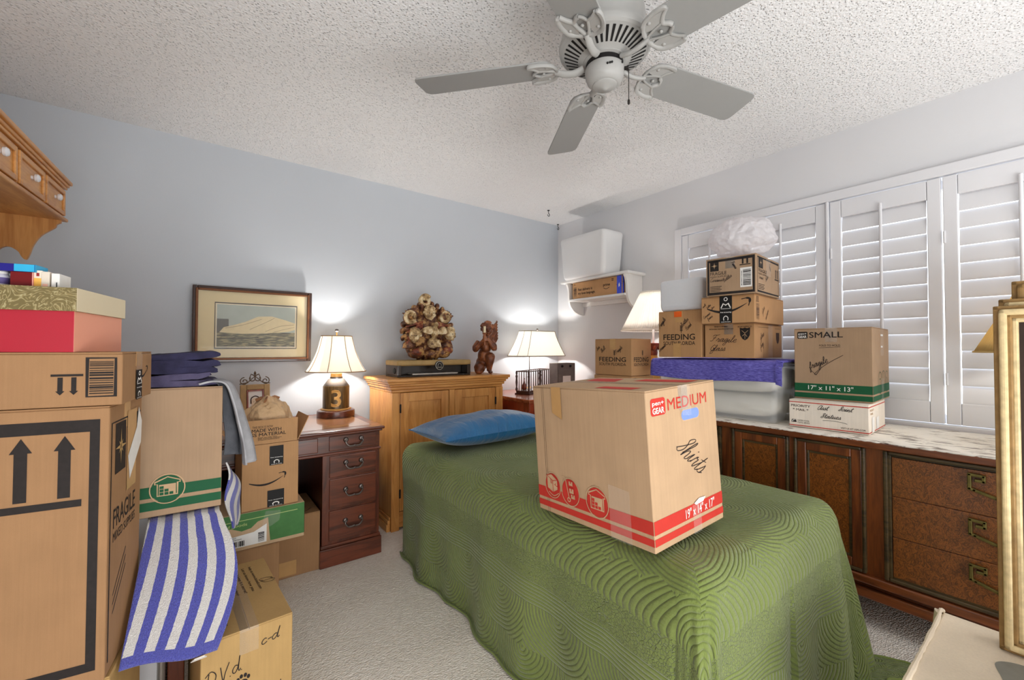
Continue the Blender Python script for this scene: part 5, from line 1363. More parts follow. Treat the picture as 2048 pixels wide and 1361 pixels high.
for s in (-1, 1):
    m = mb()
    for i in range(4): m.tube(catmull([(s*.06, -.05, .27-.02*i), (s*(.11+.01*i), -.06, .255-.03*i), (s*.185, -.03, .23-.045*i)], 4), .009, 6)
    m.build('drapery', M['carve_red'], cg, remesh=.005)

# kneeling angel candle holder
ag = thing('angel_figurine', 'kneeling carved wooden angel with one raised wing holding a pale candle', 'figurine', (1.872, 2.87, 1.002), (0, 0, R(50)))
M['carve_brown'] = carved('carved brown wood', rgb(72, 36, 18), rgb(116, 62, 32), rgb(160, 96, 54), 14, .4)
m = mb()
m.ball((.005, 0, .135), (.062, .055, .075), 18, 12); m.ball((-.012, -.012, .215), (.056, .048, .066), 18, 12); m.ball((.022, .012, .085), (.068, .060, .055), 16, 10)
m.tube([(-.018, -.016, .26), (-.022, -.022, .31)], .024, 10)
m.tube(catmull([(.035, -.02, .085), (-.02, -.045, .12), (-.060, -.055, .125), (-.062, -.05, .075), (-.055, -.045, .018)], 5), [.05, .05, .049, .048, .046, .044, .042, .042, .041, .04, .038, .036, .034, .032, .03, .028, .026, .024, .022, .021, .02], 12)
m.ball((-.075, -.058, .012), (.035, .02, .013), 10, 6)
m.tube(catmull([(.035, .02, .085), (-.005, .03, .06), (-.055, .035, .032), (-.03, .04, .026), (.03, .05, .03), (.085, .055, .018)], 4), [.046]*8+[.036]*5+[.028]*5+[.02]*3, 12)
m.tube(catmull([(-.01, -.058, .25), (-.05, -.085, .215), (-.065, -.085, .195), (-.082, -.055, .245), (-.088, -.03, .275)], 4), [.024]*5+[.021]*6+[.016]*6, 10)
m.tube(catmull([(-.01, .045, .25), (-.04, .07, .205), (-.06, .06, .188), (-.08, .02, .235), (-.088, -.01, .268)], 4), [.024]*5+[.021]*6+[.016]*6, 10)
for i in range(4): m.tube([(-.1, -.028, .258+.012*i), (-.108, -.012, .259+.012*i), (-.092, .0, .260+.012*i)], .0062, 6)
for i in range(4): m.tube([(-.072, -.026, .255+.012*i), (-.068, -.012, .257+.012*i), (-.082, -.002, .259+.012*i)], .0062, 6)
m.build('figure', M['carve_brown'], ag, remesh=.0042)
m = mb(); head(m, (-.03, -.028, .352), .056, -1.35, .05, True, 11); o = m.build('head', M['carve_brown'], ag, remesh=.0034); head_eyes(o, (-.03, -.028, .352), .056, -1.35, .05)
m = mb(); m.tube([(-.09, -.012, .225), (-.09, -.012, .312)], .0105, 12); m.lathe([(.016, 0), (.018, .006), (.012, .012)], 14, (-.09, -.012, .310)); m.build('candle_cup', M['carve_brown'], ag)
mb().tube([(-.09, -.012, .318), (-.09, -.012, .372)], .010, 14).build('candle', plain('ivory wax', rgb(232, 216, 180), .5), ag)
m = mb()
for i in range(7):
    t_ = i/6
    pts = catmull([(.035, -.02, .20+.012*i), (.085+.012*(1-t_), -.062, .24+.022*i), (.122-.004*i, -.096, .29+.022*i)], 4); N = len(pts)
    m.tube(pts, [.008+.010*math.sin(PI*min(1, .2+.75*j/(N-1))) for j in range(N)], 8, False, .5)
m.tube(catmull([(.03, -.01, .19), (.066, -.048, .26), (.098, -.078, .36), (.112, -.09, .43)], 5), [.016]*6+[.012]*6+[.007]*4, 8)
m.build('wing', M['carve_brown'], ag, remesh=.004)
m = mb(); m.tube(catmull([(.06, -.02, .15), (.085, -.035, .10), (.088, -.035, .05), (.10, -.04, .004)], 5), [.014]*6+[.012]*6+[.01]*4, 8); m.build('sash', M['carve_brown'], ag)

# ------------------------------------------------------------ on the chest
gt = thing('spindle_gallery', 'small dark wooden gallery stand with spindle rails on the chest', 'stand', (2.394, 2.864, .82), (0, 0, R(27)))
M['gal'] = plain('very dark turned wood', rgb(60, 34, 26), .35, coat=.3)
W2, D2_ = .25, .055
m = mb(); m.span(-W2-.012, W2+.012, -D2_-.012, D2_+.012, .0, .012); m.span(-W2-.004, W2+.004, -D2_-.004, D2_+.004, .012, .032); m.build('tray', M['gal'], gt, smooth=0, bevel=.003)
for x in (-W2, W2, 0.0):
    for y in (-D2_, D2_):
        m = mb(); m.lathe([(.009, .03), (.011, .045), (.006, .06), (.010, .10), (.007, .135), (.011, .15), (.006, .162), (.010, .178), (.007, .188)], 14, (x, y, 0)); m.build('post', M['gal'], gt)
m = mb()
for y in (-D2_, D2_): m.span(-W2-.006, W2+.006, y-.006, y+.006, .186, .195)
for x in (-W2, W2): m.span(x-.006, x+.006, -D2_, D2_, .186, .195)
m.build('rail', M['gal'], gt, smooth=0, bevel=.002)
for i in range(9):
    x = -W2+.05*(i+1)
    if abs(x) < .01: continue
    for y in (-D2_, D2_): mb().tube([(x, y, .03), (x, y, .188)], .0032, 8).build('spindle', M['gal'], gt)
for x in (-W2, W2):
    for y in (-.032, -.011, .011, .032): mb().tube([(x, y, .03), (x, y, .188)], .0032, 8).build('spindle', M['gal'], gt)
vs_ = thing('small_ornament', 'little red brown ornament standing inside the spindle gallery', 'ornament', (2.225, 2.798, .853))
m = mb(); m.lathe([(.014, 0), (.018, .004), (.022, .02), (.018, .04), (.010, .055), (.005, .075), (.004, .09)], 18); m.build('ornament_body', M['cherry'], vs_)
mb().lathe([(.005, .088), (.007, .093), (.003, .1)], 12).build('stopper', M['gal'], vs_)
sf = thing('desktop_unit', 'grey metal desktop unit with two knobs and white panel in the corner', 'device', (2.69, 2.82, .82))
M['grey_metal'] = plain('grey painted metal', rgb(112, 104, 100), .5)
m = mb(); m.span(-.11, .11, -.05, .06, 0, .25); m.build('casing', M['grey_metal'], sf, smooth=0, bevel=.004)
m = mb(); m.span(-.10, .10, -.055, -.049, .01, .19); m.build('front_door', M['grey_metal'], sf, smooth=0, bevel=.002)
mb().span(-.05, .045, -.058, -.054, .06, .135).build('paper_panel', M['label_white'], sf, smooth=0)
for x in (-.055, .045):
    m = mb().at((x, -.05, .222), (PI/2, 0, 0)); m.lathe([(.011, 0), (.011, .008), (.008, .012)], 16); m.build('knob', M['black'], sf)
for i in range(9): mb().span(.1095, .113, -.04, .05, .02+.024*i, .03+.024*i).build('side_vent', M['black'], sf, smooth=0)

# ------------------------------------------------------------ tubs, cooler and bin
def soft_tub(name, label, cat, loc, rot, w, d, h, mat, taper, r=.035):
    t_ = thing(name, label, cat, loc, rot)
    def ringpts(z, s, n=12):
        a, b = w/2*s, d/2*s; P = []
        for cx, cy, a0 in ((a-r, -b+r, -90), (a-r, b-r, 0), (-a+r, b-r, 90), (-a+r, -b+r, 180)):
            P += [(cx+r*math.cos(R(a0+90*i/n)), cy+r*math.sin(R(a0+90*i/n)), z) for i in range(n+1)]
        return P
    rows = [(0.0, taper*.90), (.006, taper*.95), (.02, taper*.985), (.04, taper)]+[(h*k_/6, taper+(1-taper)*k_/6) for k_ in range(1, 6)]+[(h-.03, 1.0), (h-.012, .99), (h-.003, .965), (h, .93)]
    vs = []; fs = []
    for z, s in rows: vs += ringpts(z, s)
    n = len(ringpts(0, 1))
    for k_ in range(len(rows)-1):
        for i in range(n): fs.append((k_*n+i, k_*n+(i+1) % n, (k_+1)*n+(i+1) % n, (k_+1)*n+i))
    fs.append(tuple(range(n-1, -1, -1))); fs.append(tuple((len(rows)-1)*n+i for i in range(n)))
    m = mb().add(vs, fs); m.build('tub_body', mat, t_, smooth=60)
    return t_
tb = soft_tub('storage_tub', 'large white plastic tub on top of the white wall shelf', 'storage tub', (2.822, 2.598, 1.8255), (0, 0, R(-90)), .545, .262, .375, M['plastic_white'], .90, .04)
sc2 = soft_tub('foam_cooler', 'white foam cooler tub sitting on the printed box with orange tag', 'cooler', (2.515, 1.462, 1.4335), (0, 0, R(-90)), .285, .27, .195, M['foam_white'], .99, .02)
mb().span(-.07, .05, -.1365, -.1335, .022, .028).build('moulded_mark', M['foam_white'], sc2, smooth=0, bevel=.001)
bn = thing('storage_bin', 'clear plastic storage bin of white bedding under the purple rug', 'storage bin', (2.635, 1.285, .812))
M['clear_bin'] = thin_glass('clear bin plastic', .34, (.85, .86, .86, 1), .12)
m = mb(); bw, bd, bh = .235, .358, .30
def bin_rows(): return [(.93, 0.0), (.945, .01), (.985, .28), (1.0, .30)]
def rr(a, b, z, r=.03, n=5):
    P = []
    for cx, cy, a0 in ((a-r, -b+r, -90), (a-r, b-r, 0), (-a+r, b-r, 90), (-a+r, -b+r, 180)):
        P += [(cx+r*math.cos(R(a0+90*i/n)), cy+r*math.sin(R(a0+90*i/n)), z) for i in range(n+1)]
    return P
vs = []; fs = []; rows = bin_rows()
for s, z in rows: vs += rr(bw*s, bd*s, z)
n = len(rr(1, 1, 0))
for k_ in range(len(rows)-1):
    for i in range(n): fs.append((k_*n+i, k_*n+(i+1) % n, (k_+1)*n+(i+1) % n, (k_+1)*n+i))
fs.append(tuple(range(n-1, -1, -1)))
m.add(vs, fs); m.build('bin_body', M['clear_bin'], bn, smooth=50)
m = mb(); vs = rr(bw+.012, bd+.012, .296)+rr(bw+.012, bd+.012, .318)+rr(bw, bd, .323); fs = []
for k_ in range(2):
    for i in range(n): fs.append((k_*n+i, k_*n+(i+1) % n, (k_+1)*n+(i+1) % n, (k_+1)*n+i))
fs += [tuple(range(n-1, -1, -1)), tuple(2*n+i for i in range(n))]
m.add(vs, fs); m.build('lid', thin_glass('smoky lid', .75, (.10, .11, .13, 1), .2), bn, smooth=50)
k = Ink(bn, 'front', (2*bd*.95, 2*bw*.968, .3)); 
def cloth_lump(name, label, cat, loc, size, mat, seed, group=None, amp=.03, rotz=0):
    o = None
    def fn(u, v):
        a = 2*PI*u; t_ = PI*(v-.5); q = .42
        sg = lambda c, e: math.copysign(abs(c)**e, c)
        p = Vector((sg(math.cos(a), .38)*sg(math.cos(t_), q), sg(math.sin(a), .38)*sg(math.cos(t_), q), sg(math.sin(t_), .8)))
        nz = noise.fractal(Vector((p.x*2.2+seed, p.y*2.2, p.z*1.6)), 1.0, 2.0, 4)
        f = 1+amp*3*nz
        return (p.x*size[0]/2*f, p.y*size[1]/2*f, size[2]/2+p.z*size[2]/2*(1+amp*nz))
    m = mb().grid(fn, 64, 32, cu=True)
    o = m.build(name, mat, None, smooth=180); o.location = loc; o.rotation_euler = (0, 0, rotz)
    return tag(o, label, cat, group)
M['bedding'] = plain('white bedding', rgb(232, 228, 218), .9, bump=.3, bscale=40, bdist=.006)
cloth_lump('folded_comforter', 'white folded comforter at the bottom inside the clear bin', 'bedding', (2.635, 1.285, .822), (.42, .66, .13), M['bedding'], 1.0, amp=.02)
cloth_lump('folded_comforter', 'white folded comforter on top of the other inside the clear bin', 'bedding', (2.635, 1.285, .955), (.43, .67, .145), M['bedding'], 5.0, amp=.02)
mb().span(-bw*.985-.001, -bw*.97, .10, .27, .22, .262).build('paper_label', M['label_white'], bn, smooth=0)
mb().span(-bw*.99-.001, -bw*.98, .16, .27, .262, .288).build('red_label', M['ink_red'], bn, smooth=0)

# purple rug folded over the bin
M['purple'] = None
k = NT('purple chenille'); k.b.inputs['Roughness'].default_value = .95
co = k.coord(scale=(1, 1, 1)); n1 = k.n('ShaderNodeTexNoise', i={'Vector': k.coord(scale=(1, .25, 1)), 'Scale': 190.0, 'Detail': 2.0}); n2 = k.n('ShaderNodeTexNoise', i={'Vector': co, 'Scale': 5.0})
f = k.math('ADD', k.math('MULTIPLY', n1.outputs[0], .7), k.math('MULTIPLY', n2.outputs[0], .35))
k.link(k.ramp(f, [(.35, rgb(70, 63, 152)), (.7, rgb(124, 118, 208))]), 'Base Color'); k.bump(n1.outputs[0], .9, .008); M['purple'] = k.mat
rg = thing('folded_rug', 'purple chenille rug with fringe draped over the clear bin lid', 'rug', (2.635, 1.285, 1.136))
m = mb()
path = [(.235, .004), (.1, .004), (-.10, .004), (-.225, .004), (-.262, -.004), (-.272, -.03), (-.276, -.07), (-.278, -.112)]
path = [(p.x, p.y) for p in catmull([(a, b, 0) for a, b in path], 5)]
def rugfn(th):
    def fn(u, v):
        i = min(int(u*(len(path)-1)), len(path)-2); f_ = u*(len(path)-1)-i
        x = path[i][0]*(1-f_)+path[i+1][0]*f_; z = path[i][1]*(1-f_)+path[i+1][1]*f_
        y = -.37+.74*v
        return (x+.003*math.sin(y*14), y, z+(-.006*math.sin(y*9+1) if u > .8 else 0))
    return fn
m.grid(rugfn(0), 60, 60); m.build('rug_pile', M['purple'], rg, smooth=180, solid=-.014)
m = mb()
for i in range(22):
    z = -.112+.118*i/21; x = -.283 if z < -.02 else -.27+.0
    m.tube([(x-.004, -.368, z), (x-.006, -.383, z-.004), (x-.004, -.397, z-.010)], .0032, 6)
m.build('fringe', M['purple'], rg)

# crumpled bag on top of the stack
def bag(name, label, cat, loc, size, mat, seed, amp=.16, tie=None, flat=.8):
    bm_pts = []
    m = mb()
    def fn(u, v):
        a = 2*PI*u; t_ = PI*(v-.5)
        p = Vector((math.cos(a)*math.cos(t_), math.sin(a)*math.cos(t_), math.sin(t_)))
        n1 = noise.fractal(p*1.6+Vector((seed, 0, 0)), 1.0, 2.0, 3)
        rd_ = 1-abs(noise.noise(p*3.4+Vector((0, seed, 0))))*2
        rd2 = 1-abs(noise.noise(p*7.5+Vector((seed, 3, 0))))*2
        f = 1+amp*n1+amp*.30*rd_+amp*.16*rd2
        z = p.z*f
        if z < 0: z = max(z*flat, -flat+.02)
        return (p.x*size[0]/2*f*(1-.25*max(0, -p.z)), p.y*size[1]/2*f*(1-.25*max(0, -p.z)), (z+flat)*size[2]/(1+flat))
    m.grid(fn, 150, 80, cu=True)
    o = m.build(name, mat, None, smooth=28); o.location = loc
    return tag(o, label, cat)
k = NT('thin white plastic film'); k.b.inputs['Roughness'].default_value = .3; k.b.inputs['Base Color'].default_value = rgb(243, 242, 244)
tl = k.n('ShaderNodeBsdfTranslucent'); tl.inputs[0].default_value = rgb(240, 232, 236); tr = k.n('ShaderNodeBsdfTransparent')
mx = k.n('ShaderNodeMixShader'); mx.inputs[0].default_value = .35; mx2 = k.n('ShaderNodeMixShader'); mx2.inputs[0].default_value = .28
k.t.links.new(k.b.outputs[0], mx.inputs[1]); k.t.links.new(tl.outputs[0], mx.inputs[2]); k.t.links.new(mx.outputs[0], mx2.inputs[1]); k.t.links.new(tr.outputs[0], mx2.inputs[2]); k.t.links.new(mx2.outputs[0], k.t.nodes['Material Output'].inputs[0])
nv = k.n('ShaderNodeTexVoronoi', i={'Vector': k.coord(), 'Scale': 26.0}); nv.feature = 'DISTANCE_TO_EDGE'
nz = k.n('ShaderNodeTexNoise', i={'Vector': k.coord(), 'Scale': 30.0, 'Detail': 4.0, 'Distortion': 1.0})
k.bump(k.math('ADD', nv.outputs[0], nz.outputs[0]), .55, .010); M['film'] = k.mat
bag('plastic_bag', 'crumpled white plastic bag on top of the three box stack', 'bag', (2.452, 1.125, 1.692), (.315, .33, .245), M['film'], 2.3, .11)
k = plain('tan plastic film', rgb(202, 168, 128), .35, noise_amt=.1, nscale=14, bump=.8, bscale=26, bdist=.012); M['tan_film'] = k
tbg = bag('plastic_bag', 'tan knotted plastic bag bulging out of the open delivery box', 'bag', (.285, 2.33, .640), (.235, .225, .315), M['tan_film'], 7.1, .12)
m = mb()
for a in (0.3, 1.6, 2.9, 4.4): m.tube(catmull([(0, 0, .300), (.02*math.cos(a), .02*math.sin(a), .322), (.05*math.cos(a), .05*math.sin(a), .312)], 4), [.008]*5+[.012]*4, 8, False, .4)
o = m.build('knot', plain('brown knot', rgb(150, 104, 70), .5), tbg)
# ------------------------------------------------------------ ceiling fan
fn_ = thing('ceiling_fan', 'grey white five blade ceiling fan with slotted motor housing and pull chain', 'ceiling fan', (1.088, .938, HC))
m = mb(); m.lathe([(.075, 0), (.075, -.02), (.055, -.05), (.02, -.06), (.02, -.10)], 32); m.build('canopy', M['fan'], fn_)
m = mb(); m.lathe([(.02, -.095), (.10, -.105), (.128, -.13), (.133, -.165), (.135, -.215), (.146, -.235), (.152, -.25), (.150, -.262), (.142, -.268)], 56, caps=False)
m.build('motor_housing', M['fan'], fn_)
m = mb(); m.lathe([(.143, -.267), (.085, -.292), (.070, -.30)], 56, caps=False); m.build('vent_ring', M['fan'], fn_)
def cone(r): return -.267-(.143-r)*(.025/.058)
for i in range(40):
    a = 2*PI*i/40
    c, s = math.cos(a), math.sin(a); h = .0032
    vs = []
    for r_ in (.088, .134):
        for sg in (-1, 1): vs.append((r_*c-sg*h*s*(1+.4*(r_ > .1)), r_*s+sg*h*c*(1+.4*(r_ > .1)), cone(r_)-.0012))
    mb().add(vs, [(0, 1, 3, 2)]).build('vent_slot', M['black'], fn_, smooth=0)
m = mb(); m.lathe([(.072, -.285), (.070, -.303), (.062, -.306)], 40); m.build('flywheel', M['fan'], fn_)
m = mb(); m.lathe([(.061, -.304), (.061, -.3215)], 40); m.build('dark_gap', M['black'], fn_)
m = mb(); m.lathe([(.055, -.320), (.063, -.323), (.065, -.333), (.063, -.350), (.057, -.366), (.046, -.376), (.041, -.378)], 44); m.build('switch_housing', M['fan'], fn_)
m = mb(); m.lathe([(.0405, -.377), (.0395, -.381), (.030, -.387), (.012, -.390), (.010, -.392), (.003, -.394)], 36); m.build('bottom_cap', M['fan'], fn_)
m = mb()
for da, dz in ((-.12, 0), (.0, .002), (.10, .004), (.75, .016)):
    a = R(236)+da; m.ball((.066*math.cos(a), .066*math.sin(a), -.346+dz), .0035, 8, 6)
m.build('screw', M['black'], fn_)
ca = R(236)+1.15
m = mb(); cx, cy = .068*math.cos(ca), .068*math.sin(ca)
m.tube([(cx*.9, cy*.9, -.335), (cx*1.15, cy*1.15, -.337)], .006, 8)
for i in range(30): m.ball((cx*1.15, cy*1.15, -.341-.0034*i), .0017, 6, 4)
m.lathe([(.0022, 0), (.0042, -.004), (.0042, -.014), (.002, -.017)], 10, (cx*1.15, cy*1.15, -.442)); m.build('pull_chain', plain('dark chain', rgb(50, 46, 44), .4, .6), fn_)
def blade_outline():
    P = [(.185, -.058), (.21, -.066)]
    P += [(.63, -.073), (.648, -.069), (.657, -.058), (.66, -.045), (.66, .045), (.657, .058), (.648, .069), (.63, .073)]
    P += [(.21, .066), (.185, .058), (.172, .035), (.168, 0), (.172, -.035)]
    return P
for i in range(5):
    a = R(131.3-72*i)
    m = mb()
    b = m.prism(blade_outline(), -.003, .003).build('fan_blade', M['fan_blade'], fn_, smooth=0, bevel=.0015)
    b.location = (0, 0, -.300); b.rotation_euler = Euler((R(-12), 0, a), 'XYZ')
    # scrolled blade iron under the blade
    m = mb(); z = -.009
    m.tube(catmull([(.070, 0, -.012), (.10, .0, -.022), (.135, 0, -.020), (.165, 0, -.010)], 5), [.013]*6+[.012]*6+[.011]*4, 10, False, .65)
    for s in (-1, 1):
        m.tube(catmull([(.160, 0, z), (.162, s*.025, z), (.178, s*.052, z), (.21, s*.064, z), (.242, s*.064, z), (.250, s*.056, z)], 5), [.008]*8+[.010]*10+[.011]*6+[.008]*2, 8, False, .7)
        m.tube(catmull([(.250, s*.056, z), (.232, s*.040, z), (.222, s*.022, z), (.235, s*.010, z), (.240, 0, z)], 5), [.007]*21, 8, False, .7)
        m.tube(catmull([(.165, s*.006, z), (.19, s*.016, z), (.222, s*.024, z)], 5), .006, 8, False, .7)
    for s in (-1, 1):
        oa = catmull([(.162, s*.025, 0), (.178, s*.052, 0), (.21, s*.064, 0), (.242, s*.064, 0), (.250, s*.056, 0)], 5); ia = catmull([(.250, s*.056, 0), (.232, s*.040, 0), (.222, s*.022, 0), (.195, s*.018, 0)], 5)
        poly = [(p.x, p.y) for p in oa+ia]; m.prism(poly if s > 0 else poly[::-1], z-.002, z+.006)
    for x_, y_ in ((.205, 0), (.19, .045), (.19, -.045)): m.ball((x_, y_, z-.002), (.006, .006, .004), 10, 6)
    o = m.build('blade_bracket', M['fan'], b, smooth=60)

# ceiling hooks
def hook(label, loc):
    h = thing('screw_hook', label, 'hook', loc, 0)
    mb().lathe([(.011, 0), (.011, -.004), (.004, -.006)], 16).build('hook_plate', M['black'], h)
    m = mb(); m.tube(catmull([(0, 0, -.004), (0, 0, -.022), (.004, 0, -.03), (.012, 0, -.036), (.012, 0, -.048), (.002, 0, -.054), (-.008, 0, -.048), (-.009, 0, -.04)], 5), .0028, 8); m.build('hook_wire', M['black'], h)
hook('black screw hook in the ceiling by itself', (2.566, 2.875, HC)); hook('black screw hook in the ceiling right in the room corner', (2.935, 3.145, HC))

# ------------------------------------------------------------ bed, spread, pillow
BX0, BX1, BY0, BY1, BT = .985, 1.985, .545, 2.385, .632
bed = thing('bed', 'twin bed hidden under the green quilted bedspread', 'bed', ((BX0+BX1)/2, (BY0+BY1)/2, 0))
def bm_(): return mb().at((-(BX0+BX1)/2, -(BY0+BY1)/2, 0))
bm_().span(BX0+.02, BX1-.02, BY0+.02, BY1-.01, .38, BT-.012).build('mattress', M['bedding'], bed, smooth=0, bevel=.05, seg=4)
bm_().span(BX0+.03, BX1-.03, BY0+.03, BY1-.02, .16, .375).build('box_spring', M['bedding'], bed, smooth=0, bevel=.02)
for x in (BX0+.06, BX1-.11):
    for y in (BY0+.06, BY1-.12): bm_().span(x, x+.05, y, y+.05, 0, .16).build('leg', M['gal'], bed, smooth=0)
def quilt_mat():
    k = NT('green quilted cotton'); k.b.inputs['Roughness'].default_value = .85; k.b.inputs['Specular IOR Level'].default_value = .2
    k.b.inputs['Sheen Weight'].default_value = .25; k.b.inputs['Sheen Roughness'].default_value = .5
    uv = k.n('ShaderNodeTexCoord'); sep = k.n('ShaderNodeSeparateXYZ'); k.t.links.new(uv.outputs['UV'], sep.inputs[0])
    mt = k.math
    side_q = mt('SUBTRACT', mt('ABSOLUTE', sep.outputs[0]), hx); foot_q = mt('MULTIPLY', sep.outputs[1], -1.0)
    foot = mt('GREATER_THAN', foot_q, side_q)
    U = mt('ADD', mt('MAXIMUM', side_q, foot_q), hx)
    Vv = mt('ADD', mt('MULTIPLY', foot, mt('ADD', sep.outputs[0], 7.0)), mt('MULTIPLY', mt('SUBTRACT', 1.0, foot), sep.outputs[1]))
    wob = k.n('ShaderNodeTexNoise', i={'Vector': uv.outputs['UV'], 'Scale': 7.0, 'Detail': 1.0})
    w_ = mt('MULTIPLY', mt('SUBTRACT', wob.outputs[0], .5), .02)
    A = mt('ADD', U, w_)                     # distance from the middle line
    def stitch(phase):                                       # rounded channel profile from a phase in channels
        f = mt('FRACT', phase); d = mt('MULTIPLY', mt('ABSOLUTE', mt('SUBTRACT', f, .5)), 2.0)
        return mt('SUBTRACT', 1.0, mt('POWER', d, 3.0))
    def arcs(a, v, pa, pv, pitch, shift=.5):
        """concentric echo arcs around a staggered lattice of centres"""
        row = mt('FLOOR', mt('DIVIDE', a, pa)); off = mt('MULTIPLY', mt('FLOORED_MODULO', row, 2.0), pv*shift)
        fa_ = mt('SUBTRACT', a, mt('MULTIPLY', row, pa)); v2 = mt('ADD', v, off)
        fv = mt('SUBTRACT', mt('FLOORED_MODULO', v2, pv), pv/2)
        r_ = mt('SQRT', mt('ADD', mt('MULTIPLY', fa_, fa_), mt('MULTIPLY', fv, fv)))
        return stitch(mt('DIVIDE', r_, pitch))
    top = arcs(A, Vv, .26, .44, .0125)
    # plume border: overlapping arcs marching along the edge
    def plume(v, a, c, step, pitch):
        fv = mt('SUBTRACT', mt('FLOORED_MODULO', v, step), step/2); da = mt('SUBTRACT', a, c)
        r_ = mt('SQRT', mt('ADD', mt('MULTIPLY', fv, fv), mt('MULTIPLY', da, da)))
        return stitch(mt('DIVIDE', r_, pitch))
    skew = mt('ADD', Vv, mt('MULTIPLY', mt('POWER', mt('ABSOLUTE', mt('SUBTRACT', A, .62)), 1.6), 3.2))
    pl = mt('MULTIPLY', stitch(mt('DIVIDE', skew, .024)), 1.0)
    vo = k.n('ShaderNodeTexVoronoi', i={'Vector': uv.outputs['UV'], 'Scale': 105.0}); vo.feature = 'DISTANCE_TO_EDGE'
    st = mt('MULTIPLY', mt('MINIMUM', mt('MULTIPLY', vo.outputs[0], 12.0), 1.0), 1.0)
    ln = stitch(mt('DIVIDE', A, .0125))
    low = arcs(mt('SUBTRACT', A, .815), Vv, .16, .30, .0145)
    def step(edge): return mt('GREATER_THAN', A, edge)
    def mix(a, b, m_): return mt('ADD', mt('MULTIPLY', a, mt('SUBTRACT', 1.0, m_)), mt('MULTIPLY', b, m_))
    sc_edge = mt('ADD', .53, mt('MULTIPLY', mt('ABSOLUTE', mt('SINE', mt('MULTIPLY', Vv, PI/.11))), -.03))
    h = mix(top, pl, mt('GREATER_THAN', A, sc_edge)); h = mix(h, st, step(.635)); h = mix(h, ln, step(.735)); h = mix(h, low, step(.815))
    fine = k.n('ShaderNodeTexNoise', i={'Vector': uv.outputs['UV'], 'Scale': 160.0, 'Detail': 3.0}); cr = k.n('ShaderNodeTexNoise', i={'Vector': uv.outputs['UV'], 'Scale': 55.0, 'Detail': 2.0})
    hh = mt('ADD', h, mt('ADD', mt('MULTIPLY', fine.outputs[0], .35), mt('MULTIPLY', cr.outputs[0], .55)))
    k.bump(hh, .75, .007)
    big = k.n('ShaderNodeTexNoise', i={'Vector': uv.outputs['UV'], 'Scale': 3.0, 'Detail': 3.0})
    k.link(k.ramp(big.outputs[0], [(.3, rgb(106, 120, 58)), (.7, rgb(122, 135, 72))]), 'Base Color')
    return k.mat
W_ = (BX1-BX0)/2; cxm = (BX0+BX1)/2; LB = BY1-BY0; DROP = .66; RR = .075; hx = W_-RR
M['quilt'] = quilt_mat()
def edge_map(e):
    """outward and downward travel after e metres past the start of the rounded edge"""
    if e <= 0: return 0.0, 0.0
    if e < RR*PI/2: return RR*math.sin(e/RR), RR*(1-math.cos(e/RR))
    return RR, RR+(e-RR*PI/2)
hx = W_-RR; SX = hx+RR*PI/2+DROP-RR-.012; SY = RR*PI/2+DROP-RR-.012
NU, NV = 300, 320
ua = np.linspace(-SX, SX, NU+1); vb = np.linspace(-SY, LB-RR, NV+1)
verts = []; uvs = []
FL = .012
for b in vb:
    ey = max(0.0, -b)
    for a in ua:
        ex = max(0.0, abs(a)-hx); s = 1 if a > 0 else -1
        if ex > 0 and ey > 0:
            e = math.hypot(ex, ey); ang = math.atan2(ey, ex)
            ca_, sa_ = math.cos(ang), math.sin(ang)
        elif ex > 0: e = ex; ang = 0.0; ca_, sa_ = 1.0, 0.0
        else: e = ey; ang = PI/2; ca_, sa_ = 0.0, 1.0
        o_, d_ = edge_map(e)
        corner = math.sin(2*ang) if (ex > 0 and ey > 0) else 0.0
        t_ = max(0.0, min(1.0, (d_-.05)/.55))
        # folds: gentle on the sides, deep at the corner
        along = b if ex > 0 and ey == 0 else a*1.25+.2
        fold = .020*t_*math.sin(along*9.0+1.3)+.010*t_*math.sin(along*23.0) if corner == 0 else 0.0
        if corner > 0:
            fold = t_*(.020*math.sin(ang*10+.6)*corner+.085*corner**1.5*(1 if s > 0 else .6)+.012*math.sin(ang*22)*corner)
            if abs(ang-PI/4) > .55: fold += 0
        flare = .045*t_*(1 if s > 0 else .3)
        out = o_+flare*.8+fold
        zmax = BT-FL
        if d_ > zmax:
            out += (d_-zmax)*.55; d_ = zmax-.002*math.sin(a*60)*math.cos(b*50)
        x = cxm+s*((hx if ex > 0 else 0)+out*ca_) if ex > 0 else cxm+a
        y = BY0+RR+b if ey == 0 else BY0+RR-out*sa_
        if ex > 0 and ey == 0: y = BY0+RR+b
        if ey > 0 and ex == 0: x = cxm+a
        z = BT-d_
        nz = noise.noise(Vector((a*3.2, b*3.2, 0)))*.006+noise.noise(Vector((a*9, b*9, 4)))*.002
        if d_ < .01: z += nz
        else: x += (s*nz if ex > 0 else 0); y -= (nz if ey > 0 else 0)
        verts.append((x, y, max(z, .006)))
        uvs.append((a, b))
m = mb(); fs = []
for j in range(NV):
    for i in range(NU): fs.append((j*(NU+1)+i, j*(NU+1)+i+1, (j+1)*(NU+1)+i+1, (j+1)*(NU+1)+i))
# end of the spread hanging a little over the head of the mattress
m.add(verts, fs)
bs = m.build('bedspread', M['quilt'], None, smooth=180, uv=uvs, solid=.006)
NW = NU+1
edge = [verts[i] for i in range(NW)]; edge = [verts[j*NW] for j in range(NV, 0, -1)]+edge+[verts[j*NW+NU] for j in range(1, NV+1)]
mb().tube(edge[::2], .0045, 6).build('bound_hem', M['quilt'], bs, smooth=180)
tag(bs, 'green quilted bedspread covering the bed and hanging to the carpet', 'bedspread')

